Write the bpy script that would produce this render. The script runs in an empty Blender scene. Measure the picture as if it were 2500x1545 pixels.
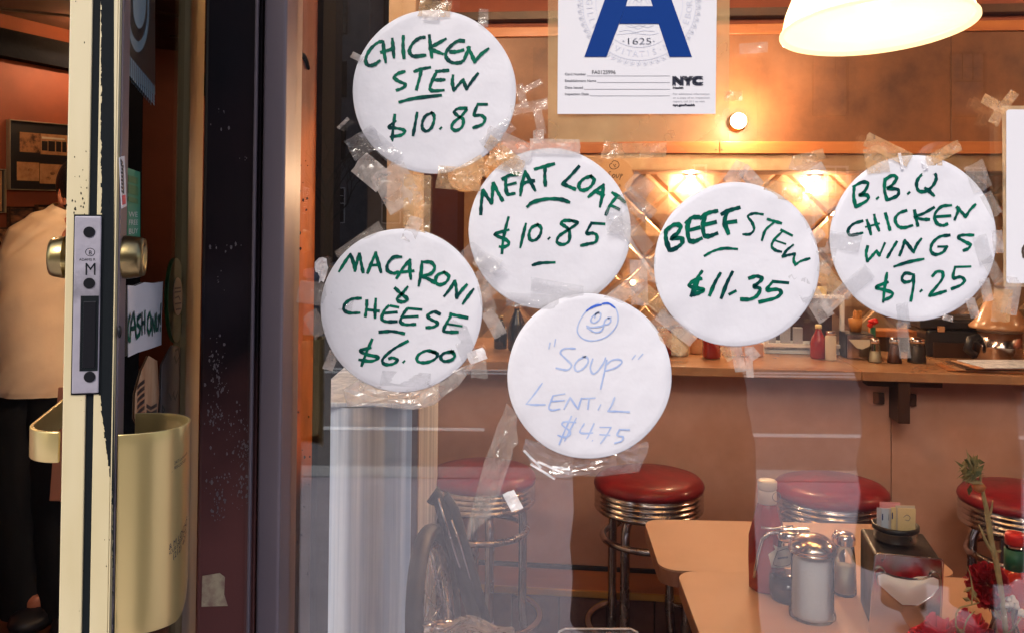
import bpy, math, random
from mathutils import Vector, Matrix, noise
R = math.radians
random.seed(7)
scene = bpy.context.scene
# ------------------------------------------------------------------ camera
FPX, W0, H0 = 2200.0, 2500.0, 1545.0
CAMZ = 1.5
PITCH, ROLL = R(1.0), R(0.55)
YC = 540.0 - FPX*math.tan(PITCH)          # principal point row in photo pixels
Fv = Vector((0, math.cos(PITCH), math.sin(PITCH)))
U0 = Vector((0, -math.sin(PITCH), math.cos(PITCH)))
R0 = Vector((1, 0, 0))
Rv = R0*math.cos(ROLL) + U0*math.sin(ROLL)
Uv = U0*math.cos(ROLL) - R0*math.sin(ROLL)
CAM = Vector((0, 0, CAMZ))
cd = bpy.data.cameras.new('camera'); cam = bpy.data.objects.new('camera', cd)
scene.collection.objects.link(cam)
m = Matrix((Rv, Uv, -Fv)).transposed().to_4x4(); m.translation = CAM
cam.matrix_world = m
cd.sensor_width = 36; cd.sensor_fit = 'HORIZONTAL'; cd.lens = 36*FPX/W0
cd.shift_y = (YC - H0/2)/W0
cd.clip_start = 0.02; cd.clip_end = 500
scene.camera = cam
# ------------------------------------------------------------------ world and sun (overcast daylight)
world = bpy.data.worlds.new('World'); scene.world = world; world.use_nodes = True
wt = world.node_tree; wt.nodes.clear()
sky = wt.nodes.new('ShaderNodeTexSky'); sky.sky_type = 'NISHITA'; sky.sun_disc = False
sky.sun_elevation = R(42); sky.sun_rotation = R(200); sky.air_density = 1.3; sky.dust_density = 3.0
bg = wt.nodes.new('ShaderNodeBackground'); bg.inputs['Strength'].default_value = 0.10
wo = wt.nodes.new('ShaderNodeOutputWorld')
wt.links.new(sky.outputs[0], bg.inputs[0]); wt.links.new(bg.outputs[0], wo.inputs[0])
sl = bpy.data.lights.new('sun', 'SUN'); sl.energy = 1.4; sl.angle = R(18); sl.color = (1, .96, .9)
so = bpy.data.objects.new('sun', sl); scene.collection.objects.link(so)
so.rotation_euler = (R(48), 0, R(-20))      # shines from behind the camera into the shop front
scene.view_settings.view_transform = 'Standard'; scene.view_settings.look = 'None'
scene.view_settings.exposure = 1.1; scene.view_settings.gamma = 1; scene.view_settings.use_curve_mapping = False
scene.render.engine = 'CYCLES'
scene.cycles.transparent_max_bounces = 24
scene.cycles.max_bounces = 8
scene.cycles.sample_clamp_indirect = 6
LAMP = (1.0, .66, .38)
# ------------------------------------------------------------------ pixel helpers (photo pixels -> points in the place)
def ray(px, py): return Fv + Rv*((px-W0/2)/FPX) - Uv*((py-YC)/FPX)
def onplane(px, py, p0, n):
    d = ray(px, py); return CAM + d*((Vector(p0)-CAM).dot(n)/d.dot(n))
def P(px, py, Y): return onplane(px, py, (0, Y, 0), Vector((0, 1, 0)))
def ontop(px, py, z): return onplane(px, py, (0, 0, z), Vector((0, 0, 1)))
YW = 1.26
AD = R(6.3)
DM = Matrix.Translation((0, 2.96, 0)) @ Matrix.Rotation(-AD, 4, 'Z')      # diner frame: x along the counter, y away
DI = DM.inverted(); DU = DM.to_3x3() @ Vector((1, 0, 0)); DN = DM.to_3x3() @ Vector((0, 1, 0))
def PD(px, py, n): return onplane(px, py, DM @ Vector((0, n, 0)), DN)
def LD(px, py, n): return DI @ PD(px, py, n)
# ------------------------------------------------------------------ mesh helpers
C = scene.collection
class MB:
    def __init__(s, xf=None): s.v = []; s.f = []; s.xf = xf; s.sm = []
    def add(s, vs, fs, smooth=False):
        k = len(s.v); s.v += [Vector(v) for v in vs]; s.f += [tuple(i+k for i in f) for f in fs]; s.sm += [smooth]*len(fs); return s
    def box(s, x0, x1, y0, y1, z0, z1):
        x0, x1 = sorted((x0, x1)); y0, y1 = sorted((y0, y1)); z0, z1 = sorted((z0, z1))
        vs = [(x, y, z) for z in (z0, z1) for y in (y0, y1) for x in (x0, x1)]
        return s.add(vs, [(0,2,3,1),(4,5,7,6),(0,1,5,4),(2,6,7,3),(0,4,6,2),(1,3,7,5)])
    def prism(s, pts, d):                     # planar polygon pts (3D) extruded by vector d
        n = len(pts); d = Vector(d); a = [Vector(p) for p in pts]; b = [p+d for p in a]
        return s.add(a+b, [tuple(range(n)), tuple(range(2*n-1, n-1, -1))]+[(i, i+n, (i+1) % n+n, (i+1) % n) for i in range(n)])
    def tube(s, pts, r, n=10, caps=True, closed=False):
        pts = [Vector(p) for p in pts]; N = len(pts); rs = r if isinstance(r, (list, tuple)) else [r]*N
        vs = []; up = Vector((0, 0, 1)); prev = None
        for i, p in enumerate(pts):
            if closed: t = (pts[(i+1) % N]-pts[i-1]).normalized()
            else: t = (pts[min(i+1, N-1)]-pts[max(i-1, 0)]).normalized()
            a = (prev - t*prev.dot(t)) if prev else t.cross(up)
            if a.length < 1e-4: a = t.cross(Vector((1, 0, 0)))
            a.normalize(); prev = a; b = t.cross(a)
            for k in range(n):
                q = 2*math.pi*k/n; vs.append(p + (a*math.cos(q)+b*math.sin(q))*rs[i])
        fs = []
        for i in range(N if closed else N-1):
            j = (i+1) % N
            for k in range(n): fs.append((i*n+k, i*n+(k+1) % n, j*n+(k+1) % n, j*n+k))
        if caps and not closed: fs += [tuple(range(n-1, -1, -1)), tuple((N-1)*n+k for k in range(n))]
        return s.add(vs, fs, True)
    def lathe(s, prof, c=(0, 0, 0), n=32, rib=None, sx=1, sy=1):      # prof: (r, z) from bottom to top
        c = Vector(c); vs = []; fs = []
        for (r, z) in prof:
            for k in range(n):
                q = 2*math.pi*k/n; rr = r*(1+(rib(k) if rib else 0))
                vs.append(c+Vector((rr*math.cos(q)*sx, rr*math.sin(q)*sy, z)))
        for i in range(len(prof)-1):
            for k in range(n): fs.append((i*n+k, i*n+(k+1) % n, (i+1)*n+(k+1) % n, (i+1)*n+k))
        if prof[0][0] > 1e-5: fs.append(tuple(range(n-1, -1, -1)))
        if prof[-1][0] > 1e-5: fs.append(tuple((len(prof)-1)*n+k for k in range(n)))
        return s.add(vs, fs, True)
    def ball(s, c, rx, ry=None, rz=None, n=14, m_=9):
        ry = ry or rx; rz = rz or rx; c = Vector(c)
        vs = [c+Vector((0, 0, -rz))]; fs = []
        for i in range(1, m_):
            a = -math.pi/2+math.pi*i/m_
            for k in range(n):
                q = 2*math.pi*k/n; vs.append(c+Vector((rx*math.cos(a)*math.cos(q), ry*math.cos(a)*math.sin(q), rz*math.sin(a))))
        vs.append(c+Vector((0, 0, rz))); L = len(vs)-1
        for k in range(n): fs.append((0, 1+(k+1) % n, 1+k)); fs.append((L, L-n+k, L-n+(k+1) % n))
        for i in range(m_-2):
            for k in range(n): fs.append((1+i*n+k, 1+i*n+(k+1) % n, 1+(i+1)*n+(k+1) % n, 1+(i+1)*n+k))
        return s.add(vs, fs, True)
    def grid(s, fn, nu, nv, smooth=True):
        vs = [fn(i/nu, j/nv) for j in range(nv+1) for i in range(nu+1)]
        return s.add(vs, [(j*(nu+1)+i, j*(nu+1)+i+1, (j+1)*(nu+1)+i+1, (j+1)*(nu+1)+i) for j in range(nv) for i in range(nu)], smooth)
    def build(s, name, mat, parent=None, bevel=0, solid=0, subsurf=0, kind=None, label=None):
        me = bpy.data.meshes.new(name)
        off = Vector((0, 0, 0)); p = parent
        while p is not None: off = off + p.location; p = p.parent
        vs = [(s.xf @ v if s.xf else v)-off for v in s.v]
        me.from_pydata(vs, [], s.f); me.polygons.foreach_set('use_smooth', s.sm); me.update()
        o = bpy.data.objects.new(name, me); C.objects.link(o)
        me.materials.append(mat)
        if parent is not None: o.parent = parent
        if solid:
            q = o.modifiers.new('solid', 'SOLIDIFY'); q.thickness = solid; q.offset = 0
        if subsurf:
            q = o.modifiers.new('sub', 'SUBSURF'); q.levels = q.render_levels = subsurf
        if bevel:
            q = o.modifiers.new('bevel', 'BEVEL'); q.width = bevel; q.segments = 3; q.limit_method = 'ANGLE'; q.angle_limit = R(40)
        if kind: o['kind'] = kind
        if label: o['label'] = label
        return o
def tag(o, label, cat, group=None):
    o['label'] = label; o['category'] = cat
    if group: o['group'] = group
    return o
def thing(name, label, cat, loc, group=None):
    o = bpy.data.objects.new(name, None); C.objects.link(o); o.location = loc; o.empty_display_size = .05
    return tag(o, label, cat, group)
def structure(o): o['kind'] = 'structure'; return o
def copy_thing(root, loc, rz=0, label=None):
    r = root.copy(); C.objects.link(r); r.location = loc; r.rotation_euler = (0, 0, rz)
    if label: r['label'] = label
    for ch in list(root.children):
        c = ch.copy(); C.objects.link(c); c.parent = r
        for g in list(ch.children):
            d = g.copy(); C.objects.link(d); d.parent = c
    return r
# ------------------------------------------------------------------ materials
def S(r, g, b):
    f = lambda c: (c/255/12.92) if c/255 <= .04045 else ((c/255+.055)/1.055)**2.4
    return (f(r), f(g), f(b), 1)
def mat(name, col, rough=.5, metal=0, col2=None, scale=8, stretch=(1, 1, 1), lo=.4, hi=.65, bump=0, bscale=60, emit=None, estr=0,
        trans=0, coat=0, sheen=0, rough2=None, detail=5, alpha=1, spec=.5, ior=1.45, sss=0):
    mt = bpy.data.materials.new(name); mt.use_nodes = True; nt = mt.node_tree; b = nt.nodes['Principled BSDF']
    b.inputs['Base Color'].default_value = col; b.inputs['Roughness'].default_value = rough
    b.inputs['Metallic'].default_value = metal; b.inputs['Specular IOR Level'].default_value = spec
    b.inputs['Transmission Weight'].default_value = trans; b.inputs['Coat Weight'].default_value = coat
    b.inputs['IOR'].default_value = ior; b.inputs['Alpha'].default_value = alpha
    if coat: b.inputs['Coat Roughness'].default_value = .12
    if emit: b.inputs['Emission Color'].default_value = emit; b.inputs['Emission Strength'].default_value = estr
    if sss: b.inputs['Subsurface Weight'].default_value = sss; b.inputs['Subsurface Scale'].default_value = .01
    if col2 or bump or rough2 is not None:
        tc = nt.nodes.new('ShaderNodeTexCoord'); mp = nt.nodes.new('ShaderNodeMapping'); mp.inputs['Scale'].default_value = stretch
        nt.links.new(tc.outputs['Object'], mp.inputs[0])
    if col2 or rough2 is not None:
        n = nt.nodes.new('ShaderNodeTexNoise'); n.inputs['Scale'].default_value = scale; n.inputs['Detail'].default_value = detail
        n.inputs['Roughness'].default_value = .62
        nt.links.new(mp.outputs[0], n.inputs['Vector'])
        cr = nt.nodes.new('ShaderNodeMapRange'); cr.inputs[1].default_value = lo; cr.inputs[2].default_value = hi
        nt.links.new(n.outputs['Fac'], cr.inputs[0])
        if col2:
            mx = nt.nodes.new('ShaderNodeMix'); mx.data_type = 'RGBA'; mx.inputs[6].default_value = col; mx.inputs[7].default_value = col2
            nt.links.new(cr.outputs[0], mx.inputs[0]); nt.links.new(mx.outputs[2], b.inputs['Base Color'])
        if rough2 is not None:
            mr = nt.nodes.new('ShaderNodeMapRange'); mr.inputs[3].default_value = rough; mr.inputs[4].default_value = rough2
            nt.links.new(cr.outputs[0], mr.inputs[0]); nt.links.new(mr.outputs[0], b.inputs['Roughness'])
    if bump:
        n2 = nt.nodes.new('ShaderNodeTexNoise'); n2.inputs['Scale'].default_value = bscale; n2.inputs['Detail'].default_value = 4
        nt.links.new(mp.outputs[0], n2.inputs['Vector'])
        bp = nt.nodes.new('ShaderNodeBump'); bp.inputs['Strength'].default_value = bump; bp.inputs['Distance'].default_value = .01
        nt.links.new(n2.outputs['Fac'], bp.inputs['Height']); nt.links.new(bp.outputs[0], b.inputs['Normal'])
    return mt
def film(name, tint, veil, gloss, bump=.3, bscale=25, transl=.6, rough=.12):
    """thin see-through sheet: part clear, part milky (scatters light from both sides), part shiny"""
    mt = bpy.data.materials.new(name); mt.use_nodes = True; nt = mt.node_tree; nt.nodes.clear(); N = nt.nodes.new; L = nt.links.new
    out = N('ShaderNodeOutputMaterial'); tr = N('ShaderNodeBsdfTransparent'); df = N('ShaderNodeBsdfDiffuse'); tl = N('ShaderNodeBsdfTranslucent'); gl = N('ShaderNodeBsdfGlossy')
    df.inputs[0].default_value = tint; tl.inputs[0].default_value = tint; gl.inputs['Roughness'].default_value = rough
    tc = N('ShaderNodeTexCoord'); ns = N('ShaderNodeTexNoise'); ns.inputs['Scale'].default_value = bscale; ns.inputs['Detail'].default_value = 5
    L(tc.outputs['Object'], ns.inputs['Vector'])
    bp = N('ShaderNodeBump'); bp.inputs['Strength'].default_value = bump; bp.inputs['Distance'].default_value = .01; L(ns.outputs['Fac'], bp.inputs['Height'])
    for q in (df, tl, gl): L(bp.outputs[0], q.inputs['Normal'])
    a = N('ShaderNodeMixShader'); a.inputs[0].default_value = transl; L(df.outputs[0], a.inputs[1]); L(tl.outputs[0], a.inputs[2])
    b = N('ShaderNodeMixShader'); L(tr.outputs[0], b.inputs[1]); L(a.outputs[0], b.inputs[2])
    mr = N('ShaderNodeMapRange'); mr.inputs[1].default_value = .3; mr.inputs[2].default_value = .7; mr.inputs[3].default_value = veil*.6; mr.inputs[4].default_value = min(1, veil*1.4)
    L(ns.outputs['Fac'], mr.inputs[0]); L(mr.outputs[0], b.inputs[0])
    c = N('ShaderNodeMixShader'); c.inputs[0].default_value = gloss; L(b.outputs[0], c.inputs[1]); L(gl.outputs[0], c.inputs[2])
    L(c.outputs[0], out.inputs[0]); return mt
def glass_pane(name, refl, tint=(1, 1, 1, 1), rough=0.0):
    mt = bpy.data.materials.new(name); mt.use_nodes = True; nt = mt.node_tree; nt.nodes.clear(); N = nt.nodes.new; L = nt.links.new
    out = N('ShaderNodeOutputMaterial'); tr = N('ShaderNodeBsdfTransparent'); tr.inputs[0].default_value = tint; gl = N('ShaderNodeBsdfGlossy'); gl.inputs['Roughness'].default_value = rough
    fr = N('ShaderNodeFresnel'); fr.inputs[0].default_value = 1.5; ad = N('ShaderNodeMath'); ad.operation = 'ADD'; ad.inputs[1].default_value = refl; ad.use_clamp = True
    L(fr.outputs[0], ad.inputs[0]); mx = N('ShaderNodeMixShader'); L(ad.outputs[0], mx.inputs[0]); L(tr.outputs[0], mx.inputs[1]); L(gl.outputs[0], mx.inputs[2]); L(mx.outputs[0], out.inputs[0])
    return mt
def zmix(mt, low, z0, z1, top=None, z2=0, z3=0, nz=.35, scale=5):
    """wear and caught light put into the colour by height, broken up by noise"""
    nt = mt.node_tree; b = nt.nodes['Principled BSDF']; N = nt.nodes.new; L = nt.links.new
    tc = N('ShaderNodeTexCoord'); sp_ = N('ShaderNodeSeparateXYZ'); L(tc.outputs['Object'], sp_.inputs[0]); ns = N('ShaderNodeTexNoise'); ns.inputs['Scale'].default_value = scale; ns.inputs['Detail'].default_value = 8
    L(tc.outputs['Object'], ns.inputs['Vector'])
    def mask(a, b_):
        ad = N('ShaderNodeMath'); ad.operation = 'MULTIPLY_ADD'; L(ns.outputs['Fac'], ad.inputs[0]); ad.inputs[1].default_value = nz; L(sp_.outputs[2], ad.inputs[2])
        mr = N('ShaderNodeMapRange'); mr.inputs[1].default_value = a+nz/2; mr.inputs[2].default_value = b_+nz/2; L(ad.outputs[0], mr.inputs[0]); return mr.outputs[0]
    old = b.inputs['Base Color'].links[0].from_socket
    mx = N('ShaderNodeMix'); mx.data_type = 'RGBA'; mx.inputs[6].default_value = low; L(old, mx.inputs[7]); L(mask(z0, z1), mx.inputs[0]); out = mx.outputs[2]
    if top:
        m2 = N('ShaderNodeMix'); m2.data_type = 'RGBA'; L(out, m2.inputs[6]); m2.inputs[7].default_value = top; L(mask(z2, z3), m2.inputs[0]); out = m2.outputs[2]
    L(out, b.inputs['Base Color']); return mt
M = {}
M['plate'] = mat('white card', (.575, .565, .615, 1), .6, col2=(.50, .49, .54, 1), scale=5, lo=.45, hi=.75, bump=.42, bscale=14, spec=.3)
M['ink'] = mat('green marker', (.0, .105, .062, 1), .4, spec=.2, col2=(.0, .030, .032, 1), scale=30, lo=.42, hi=.6)
M['ink_blue'] = mat('faded blue marker', (.36, .43, .62, 1), .5, col2=(.26, .34, .58, 1), scale=40)
M['ink_navy'] = mat('strong blue marker', (.03, .10, .50, 1), .5)
M['ink_dark'] = mat('dark pen', (.05, .03, .02, 1), .6)
M['tape'] = film('clear tape', (.85, .80, .76, 1), .20, .07, bump=.5, bscale=60)
M['tape_frost'] = film('frosted tape', (.88, .83, .82, 1), .36, .06, bump=.5, bscale=50)
M['tape_amber'] = film('backlit amber tape', (.85, .58, .32, 1), .38, .08, bump=.6, bscale=60)  # warm light from behind put into the amber tint
M['tape_clear'] = film('shiny film', (.8, .78, .8, 1), .13, .14, bump=.8, bscale=30, rough=.05)
M['tape_white'] = film('white tape', (.85, .84, .88, 1), .97, .05, bump=.4, bscale=80, transl=.3)
M['pane'] = glass_pane('window glass', .072)
M['pane_door'] = glass_pane('door glass', .03, (.62, .56, .50, 1))
M['clear_glass'] = glass_pane('clear glassware', .0, (.93, .94, .95, 1), .02)
M['cream'] = mat('cream enamelled aluminium', (.52, .44, .26, 1), .38, col2=(.38, .31, .16, 1), scale=6, stretch=(1, 1, .25), bump=.03, coat=.25)
M['cream_bright'] = mat('pale enamel', (.58, .50, .33, 1), .35, col2=(.42, .34, .17, 1), scale=4, stretch=(1, 1, .2), coat=.3)
M['black'] = mat('black rubber', (.005, .007, .009, 1), .75, bump=.05, spec=.15)
M['blackpaint'] = mat('black gloss paint', (.007, .007, .010, 1), .30, spec=.35, col2=(.022, .012, .016, 1), scale=3.0, stretch=(1, 1, .5), lo=.38, hi=.62, bump=.12, bscale=18)
zmix(M['blackpaint'], (.17, .062, .058, 1), 1.06, 1.30)  # maroon below: worn paint and reflected pavement put into the colour
M['bronze'] = mat('grey bronze aluminium', (.15, .125, .15, 1), .36, metal=.2, col2=(.19, .145, .16, 1), scale=4, stretch=(1, 1, .3))
M['jamb'] = mat('stained wood jamb with lamp glow', (.52, .14, .025, 1), .55, spec=.2, col2=(.16, .045, .015, 1), scale=7, stretch=(1, 1, .4), lo=.45, hi=.7, bump=.15, bscale=25)
zmix(M['jamb'], (.02, .012, .010, 1), 1.06, 1.20, (.10, .022, .014, 1), 1.60, 1.72)  # lamp glow put into the colour: orange middle, darker above and below
M['darkwood'] = mat('dark wood', (.035, .016, .010, 1), .45, col2=(.07, .028, .014, 1), scale=5, stretch=(1, 1, .2))
M['soot'] = mat('sooty black stain', (.006, .006, .008, 1), .9, spec=.05, bump=.1)
M['chip'] = mat('flaked bare primer', (.17, .14, .15, 1), .8)
M['brass'] = mat('worn brass', (.42, .32, .14, 1), .28, metal=1, col2=(.20, .15, .08, 1), scale=14, bump=.05)
M['brushed'] = mat('satin champagne aluminium', (.70, .55, .25, 1), .28, metal=.8, col2=(.58, .43, .18, 1), scale=3, stretch=(1, 1, .15), bump=.04, bscale=12)
M['lockplate'] = mat('scuffed zinc plate', (.30, .28, .33, 1), .5, metal=.3, col2=(.12, .11, .13, 1), scale=22, lo=.5, hi=.75, bump=.15)
M['screw'] = mat('dark screw', (.02, .02, .025, 1), .4, metal=.8)
M['chrome'] = mat('chrome', (.70, .66, .66, 1), .10, metal=1, rough2=.28, scale=16)
M['chrome_worn'] = mat('worn chrome', (.62, .55, .53, 1), .16, metal=1, col2=(.22, .16, .14, 1), scale=10, lo=.45, hi=.75, rough2=.4)
M['steel'] = mat('brushed steel', (.86, .90, .97, 1), .36, metal=.1, col2=(.42, .50, .63, 1), scale=5, stretch=(6, 6, .12), bump=.05, bscale=30)
M['quilt'] = mat('polished steel', (.60, .42, .27, 1), .30, metal=.7, col2=(.48, .28, .18, 1), scale=9, bump=.08, bscale=20)
M['vinyl'] = mat('red vinyl', (.30, .010, .018, 1), .42, col2=(.20, .007, .014, 1), scale=12, coat=.25, bump=.14, bscale=24)
M['orangewood'] = mat('orange varnished wood', (.42, .15, .045, 1), .38, col2=(.30, .09, .028, 1), scale=5, stretch=(.3, 1, 3), coat=.2)
M['soffit'] = mat('copper brown laminate', (.25, .10, .042, 1), .34, col2=(.075, .028, .014, 1), scale=2.2, detail=11, lo=.36, hi=.66, bump=.14, bscale=7, rough2=.5)
M['counterfront'] = mat('tan laminate', (.66, .37, .27, 1), .5, col2=(.50, .25, .16, 1), scale=5, lo=.35, hi=.75, bump=.08, bscale=25, detail=8)
M['countertop'] = mat('worn counter laminate', (.46, .25, .13, 1), .25, col2=(.36, .17, .08, 1), scale=6, coat=.2)
M['tabletop'] = mat('peach table laminate', (.56, .33, .22, 1), .48, col2=(.50, .285, .18, 1), scale=3.5, spec=.35)
M['tableedge'] = mat('brown table edging', (.30, .12, .06, 1), .4)
M['wall'] = mat('terracotta wall', (.24, .058, .026, 1), .7, col2=(.18, .042, .02, 1), scale=2, bump=.05)
M['ceiling'] = mat('aged ceiling board', (.13, .05, .04, 1), .8, col2=(.09, .035, .03, 1), scale=3)
M['beige'] = mat('beige painted pier', (.40, .30, .22, 1), .6, col2=(.30, .20, .13, 1), scale=4)
M['floor'] = mat('brown floor tile', (.13, .06, .045, 1), .4, col2=(.08, .035, .03, 1), scale=6)
M['tile'] = mat('brown glazed tile', (.15, .065, .05, 1), .4, col2=(.09, .035, .035, 1), scale=14, bump=.1)
M['baseboard'] = mat('black baseboard', (.012, .014, .018, 1), .4)
M['nosing'] = mat('yellow metal nosing', (.55, .28, .06, 1), .3, metal=.5)
M['paper'] = mat('white paper', (.575, .565, .61, 1), .6, bump=.05, bscale=20)
M['blue'] = mat('print blue', (.001, .028, .17, 1), .6, spec=.15)
M['seal'] = mat('print pale grey', (.50, .51, .60, 1), .6)
M['greyprint'] = mat('print grey', (.22, .22, .26, 1), .6)
M['blackprint'] = mat('print black', (.01, .012, .03, 1), .5)
M['ketchup'] = mat('ketchup through glass', (.30, .018, .012, 1), .12, coat=.8, col2=(.22, .012, .014, 1), scale=9)
M['cap'] = mat('white plastic cap', (.75, .70, .64, 1), .35)
M['label'] = mat('cream label', (.62, .56, .46, 1), .5)
M['sugar'] = mat('white sugar', (.82, .80, .80, 1), .8, bump=.2, bscale=300)
M['syrup'] = mat('dark syrup', (.010, .008, .016, 1), .08, coat=.8)
M['pepper'] = mat('brown spice', (.16, .055, .03, 1), .7, bump=.3, bscale=300)
M['salt'] = mat('salt', (.70, .62, .45, 1), .8)
M['blackplastic'] = mat('black plastic', (.020, .019, .024, 1), .30, rough2=.5, scale=12)
M['napkin'] = mat('white napkins', (.86, .85, .87, 1), .8, bump=.06, bscale=30)
M['pink'] = mat('pink packet', (.80, .38, .42, 1), .5); M['yellow'] = mat('yellow packet', (.80, .66, .36, 1), .5)
M['bluepack'] = mat('pale blue packet', (.55, .66, .80, 1), .5)
M['redplastic'] = mat('red plastic', (.60, .015, .012, 1), .35); M['green'] = mat('green label', (.004, .09, .04, 1), .45)
M['hotsauce'] = mat('red hot sauce', (.45, .025, .010, 1), .15, coat=.7, col2=(.30, .01, .01, 1), scale=12)
M['greensticker'] = mat('teal green sticker', (.010, .20, .12, 1), .5); M['redink'] = mat('red print', (.60, .04, .08, 1), .5)
M['ovalgreen'] = mat('leaf green sticker', (.03, .13, .045, 1), .5)
M['greysheet'] = mat('shaded sheet', (.20, .17, .18, 1), .6)
M['pastry'] = mat('pastry print', (.40, .15, .06, 1), .5, col2=(.62, .38, .22, 1), scale=14, stretch=(1, 1, .5)); M['chocolate'] = mat('chocolate print', (.03, .012, .010, 1), .5)
M['shirt'] = mat('cream cotton', (.80, .62, .44, 1), .85, col2=(.74, .55, .38, 1), scale=4, bump=.25, bscale=9)
M['trousers'] = mat('black trousers', (.005, .006, .009, 1), .8); M['apron'] = mat('pinkish apron', (.36, .16, .11, 1), .8, bump=.1)
M['skin'] = mat('skin', (.45, .16, .09, 1), .5, sss=.1); M['hair'] = mat('black hair', (.006, .005, .006, 1), .45, bump=.4, bscale=120)
M['frame'] = mat('silver picture frame', (.45, .38, .28, 1), .35, metal=.6); M['mount'] = mat('black mount', (.012, .011, .015, 1), .6)
M['sepia'] = mat('sepia photograph', (.36, .17, .08, 1), .5, col2=(.06, .025, .02, 1), scale=22, lo=.42, hi=.6)
M['sepia_light'] = mat('old menu print', (.48, .26, .13, 1), .5, col2=(.34, .16, .08, 1), scale=30)
M['landscape'] = mat('dark landscape print', (.03, .02, .02, 1), .5, col2=(.30, .12, .06, 1), scale=10, stretch=(1, 1, 3))
M['stem'] = mat('dry stem', (.38, .33, .16, 1), .6, col2=(.30, .22, .10, 1), scale=30); M['leaf'] = mat('withered leaf', (.07, .09, .03, 1), .6, col2=(.30, .24, .09, 1), scale=60)
M['carnation'] = mat('carnation red', (.42, .008, .015, 1), .6, col2=(.28, .003, .01, 1), scale=60); M['rose'] = mat('rose petal', (.62, .015, .05, 1), .45, col2=(.50, .008, .03, 1), scale=20)
M['berry'] = mat('white blossom', (.72, .70, .66, 1), .6); M['bud'] = mat('orange bud', (.45, .17, .06, 1), .6)
M['pavement'] = mat('pale concrete pavement', (.52, .47, .53, 1), .8, col2=(.44, .40, .46, 1), scale=3, bump=.1); M['asphalt'] = mat('asphalt', (.13, .12, .135, 1), .8, bump=.2, col2=(.10, .095, .105, 1), scale=8)
M['whitepaint'] = mat('road paint', (.78, .78, .78, 1), .7); M['brickwall'] = mat('dark brick', (.11, .055, .04, 1), .8, col2=(.08, .04, .03, 1), scale=12, bump=.1)
M['windowglass_far'] = mat('far window glass', (.02, .025, .03, 1), .12, spec=.6); M['whitewood'] = mat('white painted wood', (.78, .78, .80, 1), .5)
M['coat'] = mat('dark coat', (.012, .012, .018, 1), .85); M['bark'] = mat('bark', (.07, .055, .045, 1), .9, bump=.4, bscale=30)
M['kerb'] = mat('kerb stone', (.45, .45, .46, 1), .8)
M['neon'] = mat('pale blue print', (.16, .24, .30, 1), .4); M['poster'] = mat('black poster', (.008, .014, .02, 1), .3)
M['glow'] = mat('lit bulb', (1, .8, .5, 1), .5, emit=(1, .70, .34, 1), estr=14)
M['spot'] = mat('lit spotlight', (1, .8, .5, 1), .5, emit=(1, .72, .36, 1), estr=20)
M['tyre'] = mat('black tyre', (.012, .016, .024, 1), .5, bump=.15, bscale=80)
M['fries'] = mat('amber straws', (.50, .20, .04, 1), .5, col2=(.36, .12, .02, 1), scale=30)
def shade_mat():
    mt = bpy.data.materials.new('ribbed glowing glass'); mt.use_nodes = True; nt = mt.node_tree; nt.nodes.clear(); N = nt.nodes.new; L = nt.links.new
    out = N('ShaderNodeOutputMaterial'); tl = N('ShaderNodeBsdfTranslucent'); tl.inputs[0].default_value = (1, .86, .62, 1)
    gl = N('ShaderNodeBsdfGlossy'); gl.inputs['Roughness'].default_value = .15
    tr = N('ShaderNodeBsdfTransparent'); tr.inputs[0].default_value = (1, .9, .7, 1)
    a = N('ShaderNodeMixShader'); a.inputs[0].default_value = .12; L(tl.outputs[0], a.inputs[1]); L(tr.outputs[0], a.inputs[2])
    b = N('ShaderNodeMixShader'); b.inputs[0].default_value = .10; L(a.outputs[0], b.inputs[1]); L(gl.outputs[0], b.inputs[2])
    em = N('ShaderNodeEmission'); em.inputs[0].default_value = (1, .80, .50, 1); em.inputs[1].default_value = .42; ad = N('ShaderNodeAddShader'); L(b.outputs[0], ad.inputs[0]); L(em.outputs[0], ad.inputs[1])
    L(ad.outputs[0], out.inputs[0]); return mt
M['shade'] = shade_mat()
def point(name, loc, watts, r=.04, col=LAMP, parent=None):
    l = bpy.data.lights.new(name, 'POINT'); l.energy = watts; l.shadow_soft_size = r; l.color = col
    o = bpy.data.objects.new(name, l); C.objects.link(o)
    if parent is not None: o.parent = parent; o.location = Vector(loc)-parent.location
    else: o.location = loc
    return o
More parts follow.
